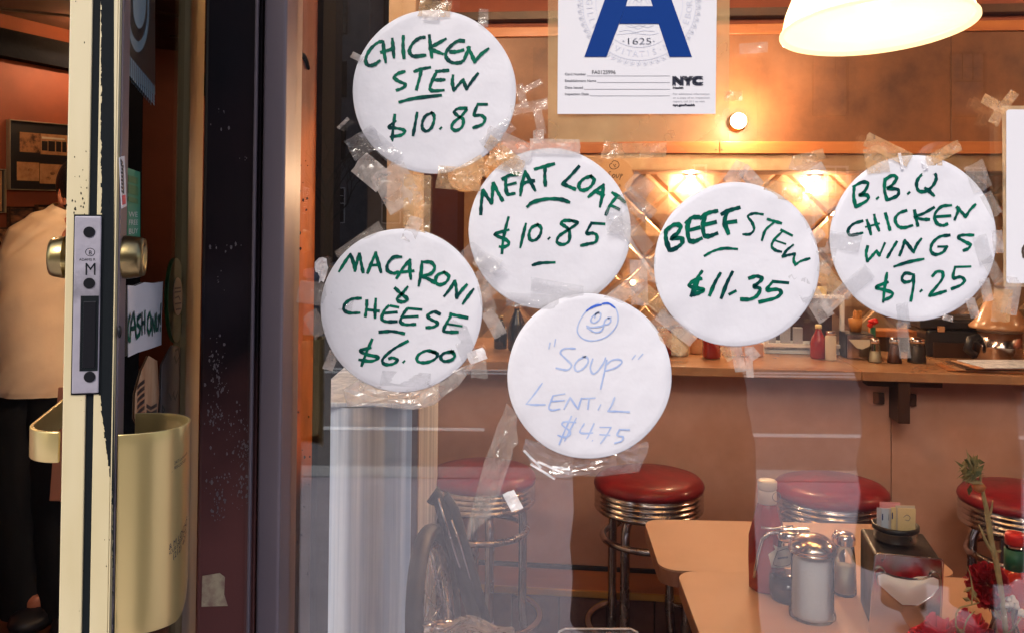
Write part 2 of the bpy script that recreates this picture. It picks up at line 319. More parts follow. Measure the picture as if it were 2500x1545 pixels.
# ================================================================== THE STREET (seen only as reflections in the glass)
structure(MB().box(-14, 14, -2.75, 1.18, -.12, 0).build('pavement', M['pavement']))
structure(MB().box(-14, 14, -3.0, -2.752, -.14, .004).build('kerb', M['kerb'], bevel=.01))
structure(MB().box(-40, 40, -20.5, -3.002, -.2, -.13).build('road', M['asphalt']))
structure(MB().box(-40, 40, -30, -20.502, -.2, 0).build('pavement_far', M['pavement']))
structure(MB().box(-200, 200, -200, 60, -.4, -.21).build('ground', M['asphalt']))
ml = MB()
for (a, b, y) in ((-3.2, -.2, -4.6), (.8, 4, -4.5), (-8, -5, -4.6), (-30, 30, -7.2), (-30, 30, -7.4)):
    ml.box(a, b, y, y+.11, -.13, -.126)
structure(ml.build('road_marking', M['whitepaint']))
YF = -24.0
def far_house(x0, x1, h, label, mt, wx):
    t = thing('town_house', label, 'building', ((x0+x1)/2, YF, 0), 'houses across the street')
    MB().box(x0, x1, YF-6, YF, 0, h).build('wall', mt, t)
    MB().box(x0-.1, x1+.1, YF-6, YF+.2, h, h+.35).build('cornice', M['whitewood'], t, bevel=.02)
    for fl in range(int((h-1.2)//3.4)):
        for cx in wx:
            z = 1.35+fl*3.4; w_ = .46
            w = MB().box(cx-w_, cx+w_, YF, YF+.03, z, z+1.8).build('window', M['windowglass_far'], t)
            fr = MB()
            for a in (cx-w_-.06, cx+w_): fr.box(a, a+.06, YF, YF+.1, z-.06, z+1.86)
            for zz in (z-.06, z+.98, z+1.8): fr.box(cx-w_+.001, cx+w_-.001, YF, YF+.09, zz, zz+.06)
            for a in (cx-.17, cx+.14): fr.box(a, a+.03, YF+.02, YF+.08, z+1.041, z+1.799)
            fr.box(cx-w_+.001, cx+w_-.001, YF+.02, YF+.075, z+1.40, z+1.43)
            fr.build('frame', M['whitewood'] if fl == 0 else M['coat'], w)
far_house(-22, -6.2, 13, 'long dark brick town house left of the gap across the street', M['brickwall'], (-19, -15, -11, -8))
far_house(-1.6, 7.2, 14, 'dark brick town house facing the diner across the street', M['brickwall'], (1.1, 5.2))
far_house(7.3, 22, 13, 'right hand dark brick town house across the street', M['brickwall'], (9.35, 13.4, 17.5))
def bare_tree(x, y, label, seed):
    rnd = random.Random(seed); t = thing('street_tree', label, 'tree', (x, y, 0), 'bare street trees')
    tr = MB(); cr = MB()
    tr.tube([(x, y, 0), (x+.03, y, 1.2), (x, y+.04, 2.3)], [.10, .08, .06], 8)
    def br(p, d, L, r, lv):
        q = p+d*L; mid = p+d*L*.5+Vector((rnd.uniform(-1, 1), rnd.uniform(-1, 1), 0))*L*.08
        cr.tube([p, mid, q], [r, r*.8, r*.55], 5, caps=False)
        if lv:
            for k in range(3 if lv > 1 else 2):
                dd = (d+Vector((rnd.uniform(-.8, .8), rnd.uniform(-.8, .8), rnd.uniform(-.2, .5)))).normalized(); br(q, dd, L*.72, r*.55, lv-1)
    for k in range(6):
        a = k*1.05; br(Vector((x, y+.03, 1.3+.2*k)), Vector((math.cos(a)*.7, math.sin(a)*.7, .8)).normalized(), .75, .035, 4)
    tr.build('trunk', M['bark'], t); cr.build('crown', M['bark'], t)
YF = -46.0
far_house(-14, 5, 22, 'grey rendered house far behind the gap between the town houses', mat('grey render', (.22, .21, .22, 1), .85, col2=(.15, .15, .16, 1), scale=1), (-9.5, -6.5, -1.5, 1.5))
YF = -24.0
bare_tree(-4.4, -18.9, 'bare street tree in the gap between the houses opposite', 3)

# ================================================================== SHOP FRONT
def wbox(name, mt, p0, p1, y0, y1, z0=0, z1=2.7, parent=None, bevel=.003):
    """vertical member seen between photo columns p0 and p1 at depth y0"""
    return MB().box(P(p0, 772, y0).x, P(p1, 772, y0).x, y0, y1, z0, z1).build(name, mt, parent, bevel=bevel)
col = thing('column', 'black and maroon painted column with flaking paint between door and window', 'column', (P(560, 772, 1.2).x, 1.2, 0))
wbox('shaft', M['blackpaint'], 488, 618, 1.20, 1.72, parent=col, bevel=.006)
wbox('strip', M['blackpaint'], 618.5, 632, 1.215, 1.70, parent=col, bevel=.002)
wbox('cap_strip', M['bronze'], 612, 618, 1.192, 1.20, parent=col, bevel=.001)
# flakes where the paint has come off
def flakes(cx, cy, sx, sy, n, rnd):
    mb = MB()
    for i in range(int(n*.55)):
        x = cx+rnd.gauss(0, sx); y = cy+rnd.gauss(0, sy)
        if not (496 < x < 610): continue
        s = rnd.uniform(.6, 1.6)*rnd.choice((1, 1, 1.5, 2.8)); k = rnd.randint(4, 7); a0 = rnd.random()*6
        pts = [P(x+math.cos(a0+j*6.283/k)*s*rnd.uniform(.4, 1), y+math.sin(a0+j*6.283/k)*s*rnd.uniform(.7, 1.9), 1.1992) for j in range(k)]
        mb.prism(pts, (0, .0006, 0))
    return mb
rnd = random.Random(2); fk = MB()
for a in ((528, 880, 9, 28, 90), (530, 935, 14, 14, 50), (528, 1010, 12, 22, 80), (575, 1040, 22, 30, 60), (596, 1075, 8, 22, 60), (594, 1115, 8, 10, 40),
          (535, 1190, 22, 22, 70), (590, 1185, 12, 22, 60), (532, 1240, 9, 18, 60), (545, 602, 22, 5, 22), (533, 280, 16, 22, 14), (532, 690, 6, 20, 14), (592, 390, 6, 6, 8), (560, 1120, 30, 60, 30)):
    q = flakes(*a, rnd); fk.add(q.v, q.f)
fk.build('paint_flakes', M['chip'], col, kind='stuff')
st = MB().prism([P(494, 1405, 1.1990), P(536, 1398, 1.1990), P(549, 1408, 1.1990), P(547, 1450, 1.1990), P(556, 1478, 1.1990), P(492, 1480, 1.1990)], (0, .0006, 0))
tag(st.build('sticker_remnant', mat('torn pale sticker', (.55, .46, .30, 1), .7, col2=(.30, .17, .14, 1), scale=40)), 'torn pale sticker remnant low on the black column', 'sticker')
wf = thing('shop_window', 'large fixed shop window with paper plate menus taped to it', 'window', (.4, YW, 0))
wbox('mullion', M['bronze'], 634, 690, 1.205, 1.30, parent=wf, bevel=.004)
MB().box(P(690, 700, YW).x+.001, 1.6, YW, YW+.006, .25, 2.6).build('pane', M['pane'], wf)
MB().box(P(690, 700, YW).x+.001, 1.6, YW-.03, YW+.05, .17, .249).build('sill', M['bronze'], wf, bevel=.003)
# orange jamb seen through the glass
x0 = P(690, 772, 1.30); x1 = P(764, 772, 1.42)
jb = thing('window_jamb', 'orange stained wooden jamb with painted lamp glow and black scorch marks inside the window', 'jamb', (x0.x, 1.3, 0))
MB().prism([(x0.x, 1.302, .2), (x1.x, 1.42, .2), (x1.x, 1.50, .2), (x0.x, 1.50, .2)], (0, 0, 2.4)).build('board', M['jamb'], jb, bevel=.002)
MB().prism([(x1.x, 1.425, .2), (x1.x+.008, 1.43, .2), (x1.x+.014, 1.50, .2), (x1.x, 1.50, .2)], (0, 0, 2.4)).build('edge_strip', M['soot'], jb)
jn = (Vector((x1.x, 1.42, 0))-Vector((x0.x, 1.302, 0))); jnn = Vector((jn.y, -jn.x, 0)).normalized()
def PJ(px, py, o=.0012): return onplane(px, py, Vector((x0.x, 1.302, 0))+jnn*o, jnn)
for strokes in ([(702, 125), (722, 128), (740, 136), (748, 150), (754, 170)], [(698, 567), (715, 568), (730, 569)], [(695, 990), (708, 990), (718, 991)]):
    mb = MB(); mb.tube([PJ(x, y, .002) for x, y in strokes], [.0032, .0040, .0040, .0035, .002][:len(strokes)] if len(strokes) == 5 else .0035, 8)
    mb.build('hook', M['soot'], jb)
sp = MB(); rnd = random.Random(9)
for i in range(40):
    x = rnd.uniform(697, 758); y = rnd.choice([rnd.uniform(350, 620), rnd.uniform(1000, 1400)]); s = rnd.uniform(.8, 3)
    sp.prism([PJ(x+math.cos(k*1.26)*s*rnd.uniform(.5, 1), y+math.sin(k*1.26)*s*rnd.uniform(.6, 1.8)) for k in range(5)], jnn*-.0008)
sp.build('scorch_mark', M['soot'], jb, kind='stuff')
# low stall riser and header round the openings
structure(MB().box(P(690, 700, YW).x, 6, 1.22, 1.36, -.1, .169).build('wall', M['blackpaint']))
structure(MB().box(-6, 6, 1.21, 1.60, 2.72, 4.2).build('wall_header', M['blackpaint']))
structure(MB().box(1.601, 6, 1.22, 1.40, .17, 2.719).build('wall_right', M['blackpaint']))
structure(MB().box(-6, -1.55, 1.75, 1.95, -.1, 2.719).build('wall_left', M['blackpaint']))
aw = thing('awning', 'dark canopy projecting over the shop front', 'awning', (0, .6, 2.72))
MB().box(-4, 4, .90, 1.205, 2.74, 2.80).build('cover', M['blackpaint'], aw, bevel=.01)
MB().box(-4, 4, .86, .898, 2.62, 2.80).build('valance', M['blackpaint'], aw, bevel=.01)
# ================================================================== DOOR (open, edge towards us)
A = P(286, 772, .87); A.z = 0; Hh = P(491, 772, 1.68); Hh.z = 0
du = (Hh-A).normalized(); dl = Vector((-du.y, du.x, 0))            # dl points out of the left-hand face
DOOR = Matrix.Translation(A) @ Matrix((du, dl, Vector((0, 0, 1)))).transposed().to_4x4()
DOORI = DOOR.inverted(); DL = (Hh-A).length; TH = .052
def PDo(px, py, o=0): return DOORI @ onplane(px, py, A+dl*o, dl)    # on the right face, moved inwards by o
def PE(px, py, o=0): return DOORI @ onplane(px, py, A-du*o, du)     # on the free edge, moved towards us by o
door = thing('door', 'open cream aluminium entrance door seen edge on with lock and push bars', 'door', A)
xs = PDo(304, 772).x; xh = PDo(456, 772).x
def db(name, mt, boxes, bevel=.002, parent=door, **k):
    mb = MB(DOOR)
    for q in boxes: mb.box(*q)
    return mb.build(name, mt, parent, bevel=bevel, **k)
yA, yB, yC, yD = PE(158, 700).y, PE(214, 700).y, PE(233, 700).y, PE(277, 700).y
db('stile', M['cream'], [(.003, xs, .001, yA-.001, 0, 2.35)], bevel=.001)
db('edge_cover', M['cream_bright'], [(0, .0028, yA, yB, 0, 2.35)], bevel=.0012)
db('edge_cover', M['cream_bright'], [(0, .0028, yC, yD, 0, 2.35)], bevel=.0008)
db('weather_seal', M['black'], [(.0018, .0029, yB-.0003, yC+.0003, 0, 2.35)], bevel=0)
db('corner_bead', M['cream_bright'], [(-.0004, .004, yD-.0003, yD-.0016, 0, 2.35)], bevel=.0004)
db('stile_face', M['bronze'], [(.004, xs, -.0008, .0009, 0, 2.35)], bevel=.0005)
db('stile', M['cream'], [(xh, DL-.012, 0, .020, 0, 2.35)], bevel=.003)
db('rail', M['cream'], [(xs+.001, xh-.001, .002, .020, 0, .24)], bevel=.003)
db('rail', M['cream'], [(xs+.001, xh-.001, .002, .020, 2.22, 2.35)], bevel=.003)
db('pane', M['pane_door'], [(xs-.002, xh+.002, .0100, .0130, .241, 2.219)], bevel=0)
# ragged black sealant down the edge
rnd = random.Random(4); pts = []
lim = [(-60, 247), (500, 247), (540, 247), (960, 243), (1000, 247), (1080, 258), (1160, 268), (1200, 273), (1300, 275), (1600, 276)]
def lx(y):
    for (a, b), (c, d) in zip(lim, lim[1:]):
        if a <= y <= c: return b+(d-b)*(y-a)/(c-a)
rag = MB(DOOR)
y = -60
while y < 1590:
    y2 = y+rnd.uniform(5, 16); w1 = lx(y)+rnd.uniform(-2.2, 2.2); w2 = lx(min(y2, 1599))+rnd.uniform(-2.2, 2.2)
    rag.prism([PE(w1, y, .0003), PE(w2, y2, .0003), PE(278, y2, .0003), PE(278, y, .0003)], (.0004, 0, 0)); y = y2
for k in range(60):
    cy = rnd.choice([rnd.gauss(450, 35), rnd.gauss(505, 10), rnd.uniform(0, 1500)]); cx = rnd.choice([rnd.gauss(184, 10), rnd.gauss(210, 10), rnd.gauss(262, 5)]); s_ = rnd.uniform(.8, 2.6)
    if 160 < cx < 212 or 236 < cx < 270:
        rag.prism([PE(cx+math.cos(j*1.26)*s_*rnd.uniform(.4, 1), cy+math.sin(j*1.26)*s_*rnd.uniform(.7, 1.9), .0003) for j in range(5)], (.0004, 0, 0))
rag.build('sealant', M['black'], door, kind='stuff')
# lock
def pe_box(x0_, x1_, y0_, y1_, d0, d1):
    a = PE(x0_, y0_); b = PE(x1_, y1_); return (d0, d1, a.y, b.y, b.z, a.z)
lk = db('lock', M['lockplate'], [pe_box(184, 242, 528, 957, -.003, -.0008)], bevel=.0015)
db('shadow_gap', M['black'], [pe_box(181, 246, 524, 961, -.0008, -.0003)], bevel=0, parent=lk)
db('slot', M['black'], [pe_box(199, 240, 722, 903, -.0034, -.0028)], bevel=0, parent=lk)
db('latch', M['screw'], [pe_box(206, 234, 735, 895, -.0042, -.0030)], bevel=.0006, parent=lk)
for (x, y) in ((218, 567), (218, 692), (219, 919)):
    c = PE(x, y, .003); mb = MB(DOOR); rr = .0052
    mb.prism([c+Vector((0, math.cos(k*.3927)*rr, math.sin(k*.3927)*rr)) for k in range(16)], (-.0008, 0, 0))
    sc = mb.build('screw', M['screw'], lk)
def etext(txt, px, py, h, w, parent, mt):
    cu = bpy.data.curves.new('t', 'FONT'); cu.body = txt; ob = bpy.data.objects.new('t', cu); C.objects.link(ob); bpy.context.view_layer.update(); me = bpy.data.meshes.new_from_object(ob); bpy.data.objects.remove(ob)
    W_ = max(v.co.x for v in me.vertices); mb = MB(DOOR); mb.add([PE(px+v.co.x/W_*w, py-v.co.y/.7*h, .00325) for v in me.vertices], [tuple(p.vertices) for p in me.polygons]); mb.build('lettering', mt, parent)
etext('ADAMS R', 193, 637, 6, 40, lk, M['screw']); etext('M', 206, 672, 30, 27, lk, M['black'])
mb = MB(DOOR)
for k in range(20):
    a0_, a1_ = k*.31416, (k+1)*.31416
    mb.add([PE(220+12*math.cos(a0_), 616+10*math.sin(a0_), .0032), PE(220+12*math.cos(a1_), 616+10*math.sin(a1_), .0032), PE(220+10.5*math.cos(a1_), 616+8.7*math.sin(a1_), .0032), PE(220+10.5*math.cos(a0_), 616+8.7*math.sin(a0_), .0032)], [(0, 1, 2, 3)])
mb.build('emblem_ring', M['screw'], lk); etext('B', 216, 622, 10, 8, lk, M['screw'])
def cyl_out(px_c, side, r, L0, L1, zc, name, mt):
    mb = MB(DOOR); xc = .026; n = 28; prof = [(r*1.0, L0), (r, L0+(L1-L0)*.2), (r*.93, L0+(L1-L0)*.75), (r*.86, L1), (r*.55, L1), (r*.5, L1-.002), (1e-4, L1-.002)]
    vs = []; fs = []
    for (rr, l) in prof:
        for k in range(n):
            q = k*2*math.pi/n; vs.append((xc+rr*math.cos(q), (TH+l) if side > 0 else -l, zc+rr*math.sin(q)))
    for i in range(len(prof)-1):
        for k in range(n): fs.append((i*n+k, i*n+(k+1) % n, (i+1)*n+(k+1) % n, (i+1)*n+k))
    mb.add(vs, fs, True); return mb.build(name, mt, door)
zc = PE(220, 631).z
cyl_out(0, 1, .0205, .0005, .0135, zc, 'cylinder_collar', M['brass'])
cyl_out(0, -1, .0215, .0008, .020, zc, 'cylinder_collar', M['brass'])
# pull strap on the left face
z1, z2 = PE(150, 1060).z, PE(150, 1137).z
def strap(pts, z0_, z1_, t):
    mb = MB(DOOR); n = len(pts); inner = []
    for i, p in enumerate(pts):
        a = Vector(pts[max(i-1, 0)]); b = Vector(pts[min(i+1, n-1)]); d = (b-a).normalized(); inner.append((p[0]+d.y*t, p[1]-d.x*t))
    vs = [(p[0], p[1], z) for z in (z0_, z1_) for p in pts]+[(p[0], p[1], z) for z in (z0_, z1_) for p in inner]; fs = []
    for i in range(n-1):
        fs += [(i, i+1, n+i+1, n+i), (2*n+i, 3*n+i, 3*n+i+1, 2*n+i+1), (i, 2*n+i, 2*n+i+1, i+1), (n+i, n+i+1, 3*n+i+1, 3*n+i)]
    fs += [(0, n, 3*n, 2*n), (n-1, 3*n-1, 4*n-1, 2*n-1)]
    return mb.add(vs, fs, True)
sp = [(.012, TH)]+[(.012+.045*(1-math.cos(k*math.pi/16)), TH+.036*math.sin(k*math.pi/16)) for k in range(1, 9)]+[(.45, TH+.038), (.50, TH+.036), (.56, TH+.02), (.58, TH)]
strap(sp, z2, z1, .004).build('push_bar', M['brushed'], door, bevel=.0012)
# bowed push plate on the right face
ka, kb = .006, .105
zt0 = P(290, 1064, .87).z; zb0 = P(290, 1562, .87).z
def kick(u, v):
    x = (ka+kb)/2-(kb-ka)/2*math.cos(math.pi*u); bow = .060*abs(math.sin(math.pi*u))**.8
    e = max(0, (u-.30)/.20) if u < .5 else 1.0; zb2 = zb0+.030*e*e
    return (x, -.0015-bow, zb2+(zt0-zb2)*v)
kp = MB(DOOR); kp.grid(kick, 56, 14); kpo = kp.build('push_plate', M['brushed'], door, solid=.0025, bevel=.0006)
# ---- things stuck on the door
def dsheet(name, mt, pts, o, th=.0008, parent=None):
    q = [PDo(x, y, o) for x, y in pts]; return MB(DOOR).prism(q, (0, -th, 0)).build(name, mt, parent)
def dthing(name, label, cat, px, py, o):
    return thing(name, label, cat, DOOR @ PDo(px, py, o))
def dribbon(name, mt, strokes, o, w, parent, col_sc=1):
    mb = MB(DOOR)
    for s_ in strokes:
        q = [PDo(x, y, o) for x, y in s_]
        for a, b in zip(q, q[1:]):
            d = (b-a); d.normalize(); nrm = Vector((-d.z, 0, d.x))*w
            mb.prism([a-nrm-d*w*.5, b-nrm+d*w*.5, b+nrm+d*w*.5, a+nrm-d*w*.5], (0, -.0003, 0))
    return mb.build(name, mt, parent)
cash = dthing('cash_sign', 'white handwritten cash only sheet taped to the door glass', 'sign', 350, 780, .0080)
q = [(311, 697), (330, 699), (352, 690), (375, 692), (397, 688), (394, 770), (393, 841), (362, 852), (335, 860), (312, 871)]
dsheet('sheet', M['paper'], q, .0080, .0006, cash)
cs = [[(327, 765), (320, 790), (318, 832)], [(327, 765), (331, 795), (333, 825)], [(319, 802), (332, 800)],
      [(343, 770), (336, 778), (336, 792), (343, 800), (341, 815), (335, 822)], [(347, 765), (347, 815)], [(354, 760), (354, 812)], [(347, 790), (354, 786)],
      [(366, 765), (361, 778), (360, 802), (364, 815), (369, 802), (369, 775), (366, 766)], [(372, 818), (373, 778), (378, 808), (379, 768)],
      [(382, 765), (382, 805), (386, 802)], [(386, 772), (388, 785)], [(391, 768), (388, 785), (386, 805)], [(393, 742), (392, 790)], [(392, 800), (392, 806)],
      [(318, 770), (313, 790), (313, 825), (317, 832)]]
dribbon('lettering', M['ink'], cs, 0.0065, .0026, cash)
gs = dthing('window_sticker', 'tall teal green credit sticker on the door glass above the lock cylinder', 'sticker', 325, 490, .0080)
dsheet('sheet', M['greensticker'], [(309, 410), (341, 421), (341, 586), (310, 578)], .0080, .0006, gs)
for yy, hh in ((428, 16), (450, 22), (480, 12)):
    dsheet('printed_box', M['ovalgreen'], [(313, yy), (337, yy+7), (337, yy+7+hh), (313, yy+hh)], 0.0066, .0002, gs)
def doortext(txt, px, py, hpx, o, mt, parent, wpx=None, lean=0):
    cu = bpy.data.curves.new('t', 'FONT'); cu.body = txt; cu.align_x = 'LEFT'; ob = bpy.data.objects.new('t', cu); C.objects.link(ob)
    bpy.context.view_layer.update(); me = bpy.data.meshes.new_from_object(ob); bpy.data.objects.remove(ob)
    w = max(v.co.x for v in me.vertices)-min(v.co.x for v in me.vertices)
    a = PDo(px, py, o); hz = (PDo(px, py-hpx, o)-a).length; wx = (PDo(px+(wpx or hpx*len(txt)*.7), py, o)-a).length
    for v in me.vertices: v.co = Vector((a.x+v.co.x/w*wx, a.y, a.z+v.co.y/.7*hz+lean*v.co.x/w*wx))
    me2 = bpy.data.meshes.new('lettering'); off = parent.location if not parent.parent else parent.parent.location
    me2.from_pydata([DOOR @ v.co-off for v in me.vertices], [], [tuple(p.vertices) for p in me.polygons]); ob = bpy.data.objects.new('lettering', me2)
    C.objects.link(ob); me2.materials.append(mt); ob.parent = parent; return ob
for k, (t_, yy) in enumerate((('WE', 530), ('FREE', 550), ('BUY', 572))): doortext(t_, 314, yy, 13, 0.0065, M['paper'], gs, 22)
rs = dthing('security_sticker', 'narrow white sticker with black and red print on the door stile', 'sticker', 298, 445, -.001)
dsheet('sheet', M['paper'], [(290, 386), (303, 381), (308, 503), (296, 510)], -.0012, .0006, rs)
dribbon('lettering', M['blackprint'], [[(295, 392), (299, 398), (296, 402)]]+[[(296+k % 2, 404+k*9), (301, 407+k*9)] for k in range(8)]+[[(300, 408), (302, 472)]], -.0021, .0010, rs)
dsheet('printed_block', M['redink'], [(298, 478), (306, 476), (307, 498), (299, 501)], -.0019, .0002, rs)
ov = dthing('oval_sticker', 'green oval sticker with pale centre on the far side of the door glass', 'sticker', 430, 735, .0080)
def ell(cx, cy, rx, ry, n=28): return [(cx+rx*math.cos(k*2*math.pi/n), cy+ry*math.sin(k*2*math.pi/n)) for k in range(n)]
dsheet('sheet', M['ovalgreen'], ell(430, 733, 21, 103), .0080, .0005, ov)
dsheet('centre', M['label'], ell(434, 724, 12, 46), 0.0067, .0003, ov)
dribbon('lettering', M['greyprint'], [[(427, 705), (441, 703)], [(427, 714), (441, 712)], [(428, 728), (436, 724), (440, 732)], [(428, 742), (442, 740)], [(430, 756), (441, 754)]], 0.0063, .0012, ov)
pp = dthing('pastry_poster', 'pastry picture poster with chocolate stripes low on the door glass', 'poster', 355, 980, .024)
dsheet('print', M['pastry'], [(362, 868), (383, 880), (388, 960), (380, 1050), (350, 1062), (328, 1020), (330, 960), (345, 905)], 0.0090, .0005, pp)
dribbon('chocolate_stripe', M['chocolate'], [[(358, 990+k*14), (368, 996+k*14), (382, 988+k*14)] for k in range(5)]+[[(336, 945+k*16), (342, 938+k*16), (352, 930+k*16)] for k in range(6)], 0.0083, .0022, pp)
gp = dthing('shaded_note', 'grey handwritten note on the door glass beside the pastry poster', 'note', 425, 930, .024)
dsheet('sheet', M['greysheet'], [(395, 890), (420, 842), (448, 850), (455, 1000), (462, 1030), (440, 1048), (390, 1056)], 0.0090, .0005, gp)
dribbon('lettering', M['blackprint'], [[(428, 855), (436, 850), (438, 870), (430, 885), (426, 870)], [(412, 960), (418, 975), (425, 955)], [(424, 965), (428, 975), (434, 955)], [(396, 990), (397, 1030)], [(396, 990), (402, 1000), (396, 1010)], [(404, 1010), (412, 1020), (404, 1025)], [(418, 1030), (420, 1034)]], 0.0083, .0016, gp)
npz = dthing('window_poster', 'black poster with pale blue oval ring at the top of the door glass', 'poster', 340, 60, .0080)
dsheet('sheet', M['poster'], [(308, -60), (378, -60), (378, 232), (308, 180)], 0.0090, .0005, npz)
def ringd(cx, cy, rx, ry, w, n=28):
    return [[(cx+(rx-w/2)*math.cos(k*2*math.pi/n), cy+(ry-w/2)*math.sin(k*2*math.pi/n)) for k in range(n+1)]]
dribbon('ring', M['neon'], ringd(337, 20, 25, 95, 0), 0.0083, .006, npz)
dsheet('oval', M['neon'], ell(340, 5, 16, 66), 0.0083, .0003, npz)
lt = []
for k in range(14):
    for j in range(7):
        bx = 309+k*5.0; by = 132+k*6.0+j*7
        if bx < 376: lt.append([(bx, by), (bx+2.4, by+3.5)])
dribbon('lattice', M['neon'], lt, 0.0083, .0014, npz)
# locksmith lettering on the push plate (on its curved face)
def kp_text(txt, u0, u1, v, hgt, lean=0, mt=M['blackprint'], shear=0):
    cu = bpy.data.curves.new('t', 'FONT'); cu.body = txt; cu.resolution_u = 3; ob = bpy.data.objects.new('t', cu); C.objects.link(ob)
    bpy.context.view_layer.update(); me = bpy.data.meshes.new_from_object(ob); bpy.data.objects.remove(ob)
    w = max(v_.co.x for v_ in me.vertices); off = door.location; vs = []
    for p in me.vertices:
        t = p.co.x/w; u = u0+(u1-u0)*t; q = Vector(kick(u, v)); q.z += p.co.y/.7*hgt+lean*t; q.y -= .0018; q.x += shear*p.co.y; vs.append(DOOR @ q-off)
    me2 = bpy.data.meshes.new('lettering'); me2.from_pydata(vs, [], [tuple(p.vertices) for p in me.polygons]); o2 = bpy.data.objects.new('lettering', me2)
    C.objects.link(o2); me2.materials.append(mt); o2.parent = door
kp_text('L', .235, .262, .775, .0085, .001, shear=.003); kp_text('24/7 Locksmith', .275, .41, .815, .0030, .004); kp_text('800-LOCKED', .275, .39, .79, .0030, .003)
kp_text('L & M LOCKS', .215, .43, .375, .0058, .014); kp_text('24 HOUR EMERGENCY', .21, .43, .345, .0042, .015); kp_text('(212) 427', .275, .42, .330, .0060, .009)
mb = MB(DOOR); c = PDo(292, 1330, -.002); mb.ball(c, .006, .003, .009); mb.build('screw', M['screw'], door)
mb = MB(DOOR); c = PDo(292, 810, -.002); mb.ball(c, .004, .002, .006); mb.build('screw', M['screw'], door)
# ================================================================== PAPER PLATE MENUS TAPED TO THE WINDOW
YI = YW-.0165                                   # plates and tape sit on the street side of the pane
def catmull(pts, n=6):
    if len(pts) < 3: return [Vector((p[0], p[1])) for p in pts]
    P_ = [Vector(p) for p in pts]; P_ = [P_[0]*2-P_[1]]+P_+[P_[-1]*2-P_[-2]]; out = []
    for i in range(1, len(P_)-2):
        p0, p1, p2, p3 = P_[i-1:i+3]
        for k in range(n):
            t = k/n; out.append(.5*((2*p1)+(p2-p0)*t+(2*p0-5*p1+4*p2-p3)*t*t+(3*p1-p0-3*p2+p3)*t*t*t))
    out.append(P_[-2]); return out
def ink(mb, stroke, w, Y, rnd, th=.0004, vary=.28):
    """one pen stroke (photo pixels) as a flat ribbon with uneven width lying at depth Y"""
    if len(stroke) == 1: stroke = [stroke[0], (stroke[0][0]+w*.35, stroke[0][1]-w*.35)]
    c = catmull(stroke); ph = rnd.random()*6; n = len(c); L = []; Rr = []
    for i, p in enumerate(c):
        d = (c[min(i+1, n-1)]-c[max(i-1, 0)]); d = d.normalized() if d.length > 0 else Vector((1, 0))
        nn = Vector((-d.y, d.x)); e = min(i, n-1-i); tap = .78 if e == 0 else (.95 if e == 1 else 1)
        slope = .9+.22*abs(d.x*.75+d.y*.65)
        ww = w*.5*slope*tap*(1+vary*math.sin(ph+i*.55)*.5+vary*.4*math.sin(ph*2+i*1.7))
        if i == 0: p = p-d*w*.35
        if i == n-1: p = p+d*w*.35
        L.append(P(p.x+nn.x*ww, p.y+nn.y*ww, Y)); Rr.append(P(p.x-nn.x*ww, p.y-nn.y*ww, Y))
    vs = L+Rr; fs = [(i, i+1, n+i+1, n+i) for i in range(n-1)]
    mb.add(vs, fs)
def lettering(parent, name, strokes, org, sc, w, Y, mt, seed=1):
    rnd = random.Random(seed); mb = MB()
    for i, s_ in enumerate(strokes):
        ink(mb, [(org[0]+x/sc, org[1]+y/sc) for x, y in s_], w, Y-.00002*i, rnd)
    return mb.build(name, mt, parent)
def quad_px(cx, cy, L, w, ang):
    a = R(ang); ux, uy = math.cos(a), math.sin(a); vx, vy = -uy, ux
    return [(cx+ux*L/2*i+vx*w/2*j, cy+uy*L/2*i+vy*w/2*j) for i, j in ((-1, -1), (1, -1), (1, 1), (-1, 1))]
TN = [0]
def tape(parent, cx, cy, L, w, ang, kind='tape', over=True, ragged=True, rnd=random.Random(77)):
    """strip of tape with torn zigzag ends and a slight curl"""
    TN[0] += 1
    Y = YI+.0012+.00035*(TN[0] % 9) if not over else YI+.0004+.0
    a = R(ang); ux, uy = math.cos(a), math.sin(a); vx, vy = -uy, ux
    nx, ny = 6, 4; vs = []
    jit = [[rnd.uniform(-.05, .05)*w for _ in range(ny+1)] for _ in range(2)]; ph = rnd.random()*6; amp = rnd.uniform(.0004, .0022)
    sk = rnd.uniform(-.12, .12)
    for j in range(ny+1):
        for i in range(nx+1):
            s_ = -L/2+L*i/nx; t_ = -w/2+w*j/ny
            if i == 0: s_ += jit[0][j]
            if i == nx: s_ += jit[1][j]
            s_ += sk*t_
            p = P(cx+ux*s_+vx*t_, cy+uy*s_+vy*t_, Y+amp*.5+amp*.5*math.sin(ph+i*1.3+j*.9)); vs.append(p)
    fs = [(j*(nx+1)+i, j*(nx+1)+i+1, (j+1)*(nx+1)+i+1, (j+1)*(nx+1)+i) for j in range(ny) for i in range(nx)]
    return MB().add(vs, fs, False).build('tape', M[kind] if kind.startswith('tape') else M['tape_'+kind], parent)
